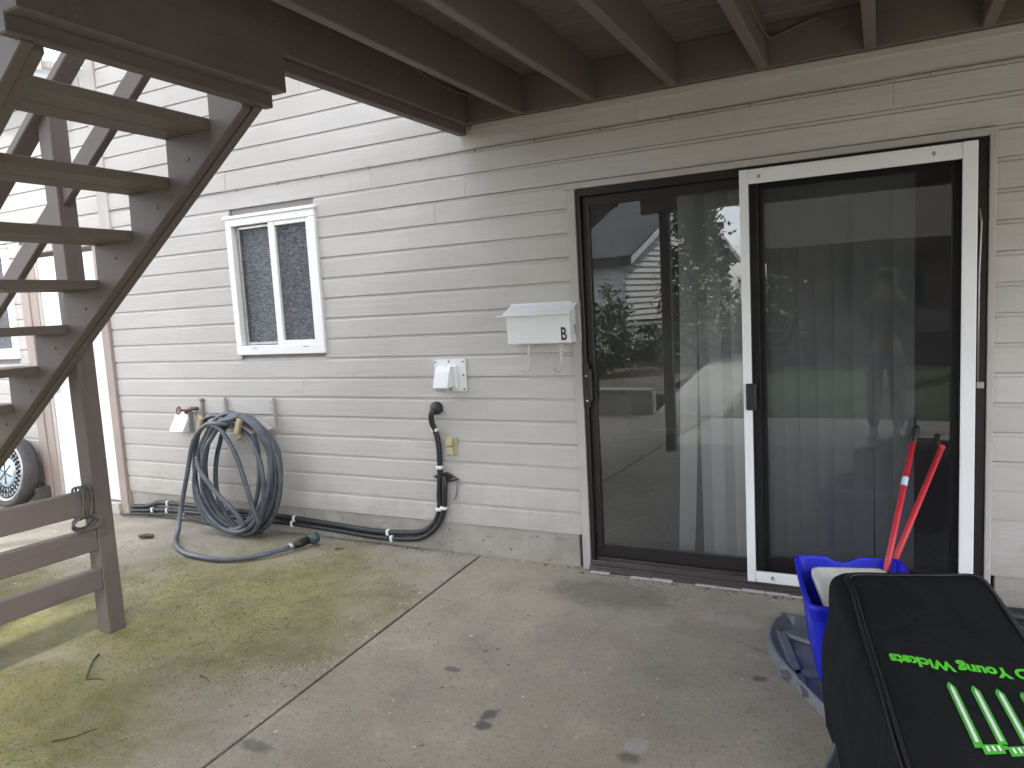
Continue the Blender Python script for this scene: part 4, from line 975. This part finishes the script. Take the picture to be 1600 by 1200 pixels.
# lettering, upside down as seen from the door side, running along the far part of the top
tb = text_mesh('D Young Wickets', 1., 0., .042)
xs = [w.co.x for w in tb.verts]; x0, x1 = min(xs), max(xs); hc = .70
for w in tb.verts:
    u = .862-(w.co.x-x0)/(x1-x0)*.742; vb = .453+(u-.2)*.125-.02*max(0, u-.72); v = vb+w.co.y/hc*.041
    w.co = bag_top(u, v, .0016)
bmesh.ops.recalc_face_normals(tb, faces=tb.faces[:]); obj('lettering', tb, 'green', bg_)
def strip(f0, f1, n, h):
    b = bmesh.new(); rows = [(b.verts.new(bag_top(*f0(t), h)), b.verts.new(bag_top(*f1(t), h))) for t in [i/n for i in range(n+1)]]
    for (a, c), (d, e) in zip(rows, rows[1:]): b.faces.new((a, c, e, d))
    return b
L = lambda a, c, t: a+(c-a)*t
for (u0, v0) in ((.376, .570), (.500, .586), (.622, .602), (.744, .618)):
    ve = .795
    obj('stump_print', strip(lambda t: (u0+.016*(1-min(1, t*14)), L(v0, ve, t)), lambda t: (u0+.046-.022*(1-min(1, t*10)), L(v0, ve, t)), 30, .0015), 'green2', bg_)
    obj('stump_core', strip(lambda t: (u0+.014+.008*(1-min(1, t*12)), L(v0+.012, ve-.010, t)), lambda t: (u0+.032-.006*(1-min(1, t*10)), L(v0+.012, ve-.010, t)), 30, .0024), 'printwhite', bg_)
for (u0, u1, v0) in ((.410, .515, .794), (.535, .635, .803), (.658, .758, .812)):
    obj('bail_print', strip(lambda t: (L(u0, u1, t), v0), lambda t: (L(u0, u1, t), v0+.030), 12, .0019), 'green2', bg_)
    for k in range(3):
        c = u0+.018+.029*k; obj('bail_mark', strip(lambda t: (c+.003*t, v0+.005+.017*t), lambda t: (c+.012+.003*t, v0+.005+.017*t), 4, .0028), 'printwhite', bg_)
for (u0, u1, v0, v1) in ((.374, .412, .792, .803), (.512, .538, .800, .812), (.634, .66, .808, .82)): obj('bail_print', strip(lambda t: (L(u0, u1, t), v0), lambda t: (L(u0, u1, t), v1), 4, .0022), 'green2', bg_)
#%%BAGPRINT
# ------------------------------------------------------------------ litter on the slab
rt = random.Random(5)
def twig(pts, r, label, g=None):
    o = obj('twig', MB().tube(smooth_path(pts, 4), [r*(1-.6*i/(4*(len(pts)-1))) for i in range(4*(len(pts)-1)+1)], 6), 'twig', None, pts[0]); tag(o, label, 'twig', g)
twig([(-3.20, -1.735, .008), (-3.155, -1.79, .012), (-3.10, -1.845, .007), (-3.03, -1.905, .006)], .005, 'bent brown twig on the moss in front of the stair post')
twig([(-3.03, -1.905, .006), (-2.99, -1.885, .007), (-2.955, -1.88, .005)], .003, 'short thin twig touching the end of the bent twig')
twig([(-2.58, -1.70, .005), (-2.54, -1.705, .006), (-2.50, -1.72, .005)], .003, 'small twig lying near the middle of the mossy slab')
twig([(-2.70, -2.25, .005), (-2.65, -2.20, .005), (-2.62, -2.13, .005)], .003, 'straight thin twig at the lower left on the concrete')
twig([(-3.12, -.20, .006), (-3.09, -.19, .010), (-3.07, -.16, .006)], .005, 'dark curved twig lying near the wall right of the hose nozzle')
lf = MB().prism([(-4.70, -.44, .008), (-4.64, -.46, .016), (-4.57, -.42, .012), (-4.60, -.38, .006), (-4.66, -.39, .012)], (0, 0, .012), .003)
tag(obj('dry_leaf', lf, 'leafbrown', None, (-4.64, -.42, 0)), 'curled dark brown leaf on the pale concrete behind the stair bars', 'leaf')
# moss tufts on the damp slab, thinning out towards its edges
b = bmesh.new(); rm = random.Random(99); cnt = 0
while cnt < 15000:
    x = rm.uniform(-5.2, -2.1); y = rm.uniform(-2.6, -.18)
    if x > xj(y)-.02: continue
    e = min(math.hypot((x+3.15)/1.15, (y+1.10)/.95), math.hypot((x+4.3)/1.2, (y+1.7)/.9), math.hypot((x+3.1)/.95, (y+2.3)/.75))
    e += .75*noise.noise(Vector((x*2.1, y*2.1, 0)))+.55*noise.noise(Vector((x*7, y*7, 4)))
    if rm.random() > max(0, min(1, (1.05-e)/.6)): continue
    cnt += 1; s_ = rm.uniform(.002, .0058)
    for k in range(3):
        a = rm.uniform(0, 6.3); dx, dy = math.cos(a)*s_, math.sin(a)*s_
        p = Vector((x+rm.uniform(-1, 1)*s_, y+rm.uniform(-1, 1)*s_, .0003))
        b.faces.new([b.verts.new(p+Vector((-dy*.45, dx*.45, 0))), b.verts.new(p+Vector((dy*.45, -dx*.45, 0))), b.verts.new(p+Vector((dx, dy, s_*rm.uniform(.35, .8))))])
tag(obj('moss', b, 'moss'), kind='stuff')
mb = MB()
for i in range(150):
    if i < 90:
        y = rt.uniform(-1.9, -.05); x = xj(y)-abs(rt.gauss(.02, .10))
    else: x = rt.uniform(-2.1, -.4); y = rt.uniform(-2.0, -.2)
    r0 = rt.uniform(.002, .0075)*(1.3 if rt.random() < .1 else .8); n = 6
    a0 = rt.uniform(0, 6); pts = [(x+r0*rt.uniform(.5, 1.2)*math.cos(a0+k*1.047), y+r0*rt.uniform(.5, 1.2)*math.sin(a0+k*1.047), .0008) for k in range(n)]
    mb.prism(pts, (0, 0, .0012))
tag(obj('pale_flecks', mb, 'fleck'), kind='stuff')
mb = MB()
for i in range(260):
    t = rt.random()
    if t < .45: x = rt.uniform(-1.5, .3); y = -.07-abs(rt.gauss(0, .02))
    elif t < .75: x = rt.uniform(-3.4, -1.5); y = -.012-abs(rt.gauss(0, .02))
    else: x = rt.uniform(-5, -1); y = rt.uniform(-2, -.2)
    a0 = rt.uniform(0, 6.3); l = rt.uniform(.003, .010); c, s = math.cos(a0)*l, math.sin(a0)*l
    mb.box((x-l, y-.0012, .0006), (x+l, y+.0012, .0026), 0, Matrix.Rotation(a0, 3, 'Z'))
tag(obj('leaf_litter', mb, 'leafbrown'), kind='stuff')
# ------------------------------------------------------------------ the garden behind the camera (seen in the glass)
M['cedar'] = mat_paintwood('fence_boards', (.10, .085, .07), (.05, .042, .036), 'z', .8)
M['lattice'] = mat_paintwood('lattice_paint', (.30, .30, .29), (.2, .2, .19), 'z', .7)
M['clap'] = mat_plain('white_clapboard', (.74, .75, .74), .6, var=.06, nscale=2)
M['shingle'] = mat_roof('dark_shingles', (.060, .065, .072))
M['brownwall'] = mat_plain('brown_stain', (.13, .092, .075), .8, var=.2, nscale=3)
M['brownroof'] = mat_roof('brown_shingles', (.10, .085, .075))
M['darkglass'] = mat_plain('dark_window', (.02, .025, .03), .08, var=.1)
M['leaf1'] = mat_leaf('shrub_leaves', (.035, .065, .022), (.085, .125, .045))
M['leaf2'] = mat_leaf('conifer_needles', (.018, .036, .018), (.045, .070, .032))
M['blossom'] = mat_plain('cream_blossom', (.62, .60, .50), .7, var=.2)
M['bark'] = mat_plain('bark', (.085, .065, .05), .9, var=.35, nscale=14, bump=.5)
def leaves(c, rad, n, size, rnd, shape='ball'):
    b = bmesh.new(); c = Vector(c); clumps = []
    for i in range(26):
        while True:
            p = Vector((rnd.uniform(-1, 1), rnd.uniform(-1, 1), rnd.uniform(-1, 1)))
            if p.length < 1: break
        if shape == 'cone': f = 1-(p.z+1)/2*.92; p = Vector((p.x*f, p.y*f, p.z))
        clumps.append(p)
    for i in range(n):
        q = rnd.choice(clumps)+Vector((rnd.gauss(0, .17), rnd.gauss(0, .17), rnd.gauss(0, .13)))
        p = c+Vector((q.x*rad[0], q.y*rad[1], q.z*rad[2])); s = size*rnd.uniform(.6, 1.5)
        e = Euler((rnd.uniform(-1, 1), rnd.uniform(-1, 1), rnd.uniform(0, 6.3))).to_matrix()
        a, d = e @ Vector((s, 0, 0)), e @ Vector((0, s*.5, 0))
        b.faces.new([b.verts.new(p-a), b.verts.new(p-d), b.verts.new(p+a), b.verts.new(p+d)])
    return b
def shrub(label, x, y, z, rad, n, size, seed, mat='leaf1', flowers=0):
    rnd = random.Random(seed); t = thing('shrub', label, 'shrub', (x, y, z), 'shrubs in the garden bed')
    obj('foliage', leaves((x, y, z+rad[2]*1.0), rad, n, size, rnd), mat, t)
    mb = MB()
    for i in range(5):
        a = rnd.uniform(0, 6.3); mb.tube([(x, y, z-.1), (x+.2*math.cos(a)*rad[0], y+.2*math.sin(a)*rad[1], z+rad[2]*.5), (x+.6*math.cos(a)*rad[0], y+.6*math.sin(a)*rad[1], z+rad[2]*1.3)], [.02, .015, .006], 6)
    obj('stem', mb, 'bark', t)
    if flowers: obj('flowers', leaves((x, y, z+rad[2]*1.15), (rad[0]*1.05, rad[1]*1.05, rad[2]), flowers, size*.7, rnd), 'blossom', t)
def tree(label, x, y, z, h, rad, n, size, seed, mat, shape):
    rnd = random.Random(seed); t = thing('tree', label, 'tree', (x, y, z), 'trees behind the garden')
    mb = MB().tube([(x, y, z-.2), (x+.05, y, z+h*.3), (x-.04, y+.05, z+h*.6), (x, y, z+h*.95)], [h*.03, h*.024, h*.014, h*.004], 9)
    for i in range(9):
        a = rnd.uniform(0, 6.3); zz = z+h*rnd.uniform(.25, .8); l = rad*rnd.uniform(.4, .8); mb.tube([(x, y, zz), (x+l*.5*math.cos(a), y+l*.5*math.sin(a), zz+l*.25), (x+l*math.cos(a), y+l*math.sin(a), zz+l*.3)], [h*.01, h*.006, h*.002], 6)
    obj('trunk', mb, 'bark', t); obj('crown', leaves((x, y, z+h*.60), (rad, rad, h*.44), n, size, rnd, shape), mat, t)
# low retaining wall of the bed
gw = thing('garden_wall', 'low grey concrete edging wall at the far side of the patio', 'wall', (-6, -5.25, 0))
for i in range(9): obj('wall_block', B((-13.2+i*1.18, -5.34, -.2), (-13.2+i*1.18+1.172, -5.165, .285), .008), 'found', gw)
obj('coping', B((-13.2, -5.36, .286), (-2.60, -5.15, .325), .008), 'found', gw)
rp_ = MB().prism([(-2.58, -5.2, -.3), (-1.77, -5.2, -.3), (-1.77, -5.2, .02), (-2.58, -5.2, .02)], (0, -.01, 0))
mb = MB().hexa([(-2.58, -9.2, -.3), (-1.77, -9.2, -.3), (-1.77, -5.16, -.3), (-2.58, -5.16, -.3), (-2.58, -9.2, .44), (-1.77, -9.2, .44), (-1.77, -5.16, .01), (-2.58, -5.16, .01)], .01)
tag(obj('path', mb, 'found'), kind='structure')
# lattice topped fence
fn = thing('fence', 'dark board fence with a lattice top at the end of the garden', 'fence', (-3, -10.2, 0))
x = -12.
while x < 12: obj('fence_board', B((x, -10.235, -.3), (x+.292, -10.21, .62+.0*x), .004), 'cedar', fn); x += .30
for x in [-12+2.4*i for i in range(11)]: obj('fence_post', B((x-.045, -10.21, -.4), (x+.045, -10.12, 1.12), .004), 'cedar', fn)
mb = MB().box((-12, -10.23, .63), (12, -10.19, .67), .003).box((-12, -10.23, 1.04), (12, -10.19, 1.08), .003); obj('fence_rail', mb, 'cedar', fn)
mb = MB()
for i in range(-170, 172):
    x = i*.07; z0, z1 = .67, 1.04
    for sgn, yy in ((1, -10.221), (-1, -10.211)):
        a = Vector((x, yy, z0)); c = Vector((x+sgn*.37, yy, z1)); w_ = Vector((.012, 0, 0))
        mb.bm.faces.new([mb.bm.verts.new(p) for p in (a-w_, a+w_, c+w_, c-w_)])
tag(obj('lattice_strips', mb, 'lattice', fn), kind='stuff')
# two added trees, out of view, whose crowns shade the wall and stairs
def shade_tree(label, x, y, zb, ztop, rad, n, size, seed):
    rnd = random.Random(seed); t = thing('tree', label, 'tree', (x, y, 0), 'trees added to shade the wall')
    zc = (zb+ztop)/2
    mb = MB().tube(smooth_path([(x, y, -.2), (x+.08, y, zb*.5), (x-.10, y+.1, zb), (x+.05, y, zc), (x, y, ztop-.6)], 4), [.20*(1-.85*i/16) for i in range(17)], 10)
    for i in range(16):
        a = rnd.uniform(0, 6.3); zz = rnd.uniform(zb-.6, zc+1); l = rad*rnd.uniform(.5, .95); dz = rnd.uniform(.4, 1.6)
        mb.tube([(x, y, zz), (x+l*.5*math.cos(a), y+l*.5*math.sin(a), zz+dz*.6), (x+l*math.cos(a), y+l*math.sin(a), zz+dz)], [.06, .035, .01], 6)
    obj('trunk', mb, 'bark', t); obj('crown', leaves((x, y, zc), (rad, rad, (ztop-zb)/2), n, size, rnd), 'leaf1', t)
shade_tree('tall spreading tree added right of the lawn to shade the wall and stairs', 1.1, -8.8, 6.6, 16, 4.1, 8500, .18, 31)
shade_tree('tall tree added in the left planting bed to block sky light from the wall', -7.6, -7.8, 5.2, 11.5, 3.4, 7000, .16, 32)
# neighbour's white gabled house
def gable_house(label, corner, u, v, lu, lv, zb, ze, zr, wall, roofm, siding, windows):
    c = Vector(corner); u = Vector(u).normalized(); v = Vector(v).normalized(); Z = Vector((0, 0, 1)); t = thing('house', label, 'house', corner)
    P = lambda a, b_, z: c+u*a+v*b_+Z*z
    mb = MB().hexa([P(0, 0, zb), P(0, lv, zb), P(lu, lv, zb), P(lu, 0, zb), P(0, 0, ze), P(0, lv, ze), P(lu, lv, ze), P(lu, 0, ze)])
    mb.prism([P(0, 0, ze), P(0, lv, ze), P(0, lv/2, zr)], u*lu)
    obj('wall', mb, wall, t)
    if siding:
        mb = MB(); z = zb
        while z < zr-.1:
            if z < ze: w0, w1 = -.006, lv+.006
            else: f = (z-ze)/(zr-ze); w0, w1 = lv/2*f, lv-lv/2*f
            a, d = P(-.004, w0, z), P(-.004, w1, z); mb.prism([a, a-u*.03, a-u*.006+Z*.15, a+Z*.15], d-a)
            if z < ze-.1:
                a, d = P(-.006, -.004, z), P(lu, -.004, z); mb.prism([a, a-v*.03, a-v*.006+Z*.15, a+Z*.15], d-a)
            z += .155
        obj('clapboard', mb, wall, t)
    o = .35; sl_ = (zr-ze)/(lv/2)
    rr_ = None
    for s0, e0 in ((-o, lv/2), (lv+o, lv/2)):
        zz = ze-sl_*o+.05
        mb = MB().prism([P(-o, s0, zz), P(-o, e0, zr+.05), P(-o, e0, zr+.17), P(-o, s0, zz+.12)], u*(lu+2*o)); r = obj('roof', mb, roofm, t); rr_ = rr_ or r
    mb = MB().prism([P(-o-.02, -o-.02, ze-sl_*o-.09), P(-o-.02, -o-.02, ze-sl_*o+.15), P(-o-.02, -o+.0, ze-sl_*o+.15), P(-o-.02, -o+.0, ze-sl_*o-.09)], u*(lu+2*o)); obj('gutter', mb, roofm, rr_)
    for s0 in (-o, lv+o):
        a = P(-o-.025, s0, ze-sl_*o-.06); d = P(-o-.025, lv/2, zr-.0); mb = MB().prism([a, d, d+Z*.16, a+Z*.16], u*.022); obj('rake_board', mb, wall, rr_)
    for (f, p0, z0, w_, h) in windows:
        if f == 'v': a = P(-.03, p0, z0); du, dn = v, -u
        else: a = P(p0, -.03, z0); du, dn = u, -v
        mb = MB().hexa([a, a+du*w_, a+du*w_+dn*.05, a+dn*.05, a+Z*h, a+du*w_+Z*h, a+du*w_+dn*.05+Z*h, a+dn*.05+Z*h], .004); wn_ = obj('window', mb, wall, t)
        a2 = a+du*.06+Z*.06+dn*.051; mb = MB().hexa([a2, a2+du*(w_-.12), a2+du*(w_-.12)+dn*.01, a2+dn*.01, a2+Z*(h-.12), a2+du*(w_-.12)+Z*(h-.12), a2+du*(w_-.12)+dn*.01+Z*(h-.12), a2+dn*.01+Z*(h-.12)]); obj('pane', mb, 'darkglass', wn_)
    return t
gable_house('white clapboard house with a dark shingled gable roof beyond the garden fence', (-6.05, -15, 0), (-.985, -.17, 0), (.17, -.985, 0), 9, 7.5, -.8, 2.55, 4.35, 'clap', 'shingle', True, [('u', 1.1, 1.1, .9, 1.15), ('u', 5, 1.1, .9, 1.15), ('v', 3, .6, 1.0, 1.2)])
gable_house('low brown house with a wide roof to the right of the white house', (-2.3, -13.2, 0), (1, .03, 0), (-.03, -1, 0), 13, 7, -.5, 2.35, 4.0, 'brownwall', 'brownroof', False, [('u', 1.5, .9, 1.6, 1.1), ('u', 6, .9, 1.6, 1.1)])
shrub('dark leafy shrub at the left of the garden bed', -4.3, -7.6, .25, (.75, .6, .55), 2200, .05, 1)
shrub('tall thin shrub rising above the lattice', -4.5, -9.3, .25, (.55, .5, .75), 1800, .05, 2)
shrub('flowering shrub with cream blossom by the raised path', -2.9, -8.8, .25, (.8, .55, .8), 2600, .05, 3, 'leaf1', 260)
shrub('rounded flowering shrub at the edge of the lawn', -1.9, -9.6, .3, (.7, .45, .72), 2200, .05, 4, 'leaf1', 220)
shrub('low dark shrub behind the garden wall', -5.6, -6.6, .25, (.7, .5, .35), 1500, .045, 5)
shrub('low spreading plant in front of the fence', -3.6, -9.5, .25, (.6, .4, .35), 1200, .045, 6)
tree('dark conifer between the two neighbouring houses', -4.15, -14.6, -.3, 5.0, 1.05, 5200, .08, 7, 'leaf2', 'cone')
tree('tall conifer behind the brown house', 2.5, -24, -.3, 9.5, 2.6, 6500, .16, 8, 'leaf2', 'cone')
tree('broad leafy tree behind the brown house', -1.0, -25, -.3, 8.0, 3.2, 6500, .15, 9, 'leaf1', 'ball')
tree('spreading tree right of the brown house', 6.0, -23, -.3, 8.5, 3.3, 6500, .15, 10, 'leaf1', 'ball')
tree('leafy tree standing beyond the white roof', -14, -30, -.3, 8.5, 3.0, 6500, .16, 12, 'leaf1', 'ball')
# ------------------------------------------------------------------ the person taking the picture (a faint reflection in the screen door)
M['skin'] = mat_plain('skin', (.42, .26, .19), .5, var=.1)
M['jacket'] = mat_fabric('dark_jacket', (.022, .024, .03), 500, .3)
M['trousers'] = mat_fabric('grey_trousers', (.09, .095, .11), 500, .3)
M['hair'] = mat_plain('dark_brown_hair', (.035, .022, .014), .45, var=.4, nscale=60)
M['shoe'] = mat_plain('dark_shoe', (.03, .03, .032), .6, var=.2)
def skin_mesh(chains, root, sub=1):
    """chains: lists of (xyz, radius); joints shared by position"""
    me = bpy.data.meshes.new('t'); idx = {}; vs = []; es = []; rad = []
    for ch in chains:
        prev = None
        for p, r in ch:
            k = tuple(round(c, 4) for c in p)
            if k not in idx: idx[k] = len(vs); vs.append(p); rad.append(r)
            if prev is not None: es.append((prev, idx[k]))
            prev = idx[k]
    me.from_pydata(vs, es, []); o = bpy.data.objects.new('t', me); COL.objects.link(o)
    md = o.modifiers.new('s', 'SKIN'); md.use_smooth_shade = True
    for i, r in enumerate(rad): me.skin_vertices[0].data[i].radius = (r if isinstance(r, tuple) else (r, r)); me.skin_vertices[0].data[i].use_root = False
    me.skin_vertices[0].data[idx[tuple(round(c, 4) for c in root)]].use_root = True
    if sub: o.modifiers.new('d', 'SUBSURF').levels = sub
    dg = bpy.context.evaluated_depsgraph_get(); m2 = bpy.data.meshes.new_from_object(o.evaluated_get(dg)); b = bmesh.new(); b.from_mesh(m2)
    bpy.data.objects.remove(o); bpy.data.meshes.remove(me); bpy.data.meshes.remove(m2); return b
px, py = .02, -4.06
pr = thing('person', 'person in a dark jacket and grey trousers holding up a phone to take the picture', 'person', (px, py, 0))
Q = lambda x, y, z: (px+x, py+y, z)
hips, waist, chest, neck, head, crown = Q(0, 0, .86), Q(0, .0, 1.0), Q(0, .01, 1.20), Q(0, .02, 1.36), Q(0, .05, 1.44), Q(0, .05, 1.52)
body = [[(hips, .12), (waist, .105), (chest, .115), (neck, .05), (head, .075), (crown, .07)]]
jack = [[(Q(0, 0, .80), (.155, .115)), (waist, (.14, .105)), (chest, (.155, .115)), (Q(0, .015, 1.31), .075), (Q(0, .02, 1.35), .062)]]
trou = [[(Q(0, 0, .90), .13), (Q(0, 0, .84), .125)]]
for s_ in (-1, 1):
    sh, el, wr_, hd = Q(.175*s_, .0, 1.29), Q(.225*s_, .09, 1.10), Q(.115*s_, .265, 1.36), Q(.085*s_, .30, 1.43)
    body.append([(chest, .115), (sh, .055), (el, .042), (wr_, .028), (hd, .030)])
    jack.append([(chest, (.155, .115)), (sh, .072), (el, .058), (Q(.13*s_, .245, 1.335), .045)])
    kn, an, to = Q(.10*s_, .03, .47), Q(.11*s_, .0, .08), Q(.125*s_, .14, .03)
    body.append([(hips, .12), (Q(.095*s_, 0, .80), .082), (kn, .055), (an, .036), (to, .030)])
    trou.append([(Q(0, 0, .84), .125), (Q(.095*s_, 0, .76), .10), (kn, .075), (Q(.11*s_, .0, .10), .062)])
    for k in range(4):      # fingers closing over the phone's edge
        a = Vector(hd)+Vector((-.012*s_, .008, .028-.018*k)); body.append([(hd, .030), (tuple(a), .010), (tuple(a+Vector((-.020*s_, .014, .004))), .0085), (tuple(a+Vector((-.034*s_, -.002, .004))), .0075)])
    a = Vector(hd)+Vector((-.010*s_, -.020, .01)); body.append([(hd, .030), (tuple(a), .011), (tuple(a+Vector((-.026*s_, -.004, .014))), .009)])
obj('body', skin_mesh(body, hips), 'skin', pr)
obj('jacket', skin_mesh(jack, waist), 'jacket', pr)
obj('trousers', skin_mesh(trou, Q(0, 0, .84)), 'trousers', pr)
b = bmesh.new(); bmesh.ops.create_uvsphere(b, u_segments=28, v_segments=18, radius=1)
for v in b.verts:
    f = 1+.05*noise.noise(v.co*3); lo = v.co.z < -.15
    c = Vector((v.co.x*.108*f, v.co.y*.118*f, v.co.z*.125*f)); c.y -= .02
    if v.co.y > .35 and v.co.z < .45: c.y = min(c.y, .035)
    if v.co.z < -.1 and v.co.y < .3: c.z = -.30+.08*(v.co.z+1); c.x *= 1.05; c.y -= .01
    v.co = Vector(crown)+Vector((0, -.02, -.005))+c
obj('hair', b, 'hair', pr, smooth=True)
mb = MB()
for s_ in (-1, 1): mb.box(Q(.035*s_-.012, .118, 1.458), Q(.035*s_+.012, .130, 1.470), .004)
obj('eye', mb, 'white', pr)
obj('nose', MB().hexa([Q(-.016, .105, 1.425), Q(.016, .105, 1.425), Q(.010, .145, 1.425), Q(-.010, .145, 1.425), Q(-.008, .105, 1.47), Q(.008, .105, 1.47), Q(.006, .118, 1.47), Q(-.006, .118, 1.47)], .004), 'skin', pr)
obj('mouth', B(Q(-.022, .108, 1.400), Q(.022, .122, 1.408), .003), 'redpaint', pr)
for s_ in (-1, 1): obj('shoe', MB().hexa([Q(.11*s_-.045, -.07, .004), Q(.11*s_+.045, -.07, .004), Q(.12*s_+.045, .19, .004), Q(.12*s_-.045, .19, .004), Q(.11*s_-.04, -.06, .095), Q(.11*s_+.04, -.06, .095), Q(.12*s_+.03, .16, .05), Q(.12*s_-.03, .16, .05)], .015), 'shoe', pr)
ph = thing('phone', 'black phone held up in both hands by the person', 'phone', cam.location)
pm = cam.matrix_world.copy()
b = MB().box((-.020, -.060, .030), (.142, .018, .038), .003); bmesh.ops.transform(b.bm, matrix=pm, verts=b.bm.verts); obj('case', b, 'black', ph)
b = MB().box((-.016, -.056, .0385), (.138, .014, .0395), 0); bmesh.ops.transform(b.bm, matrix=pm, verts=b.bm.verts); obj('screen', b, 'darkglass', ph)
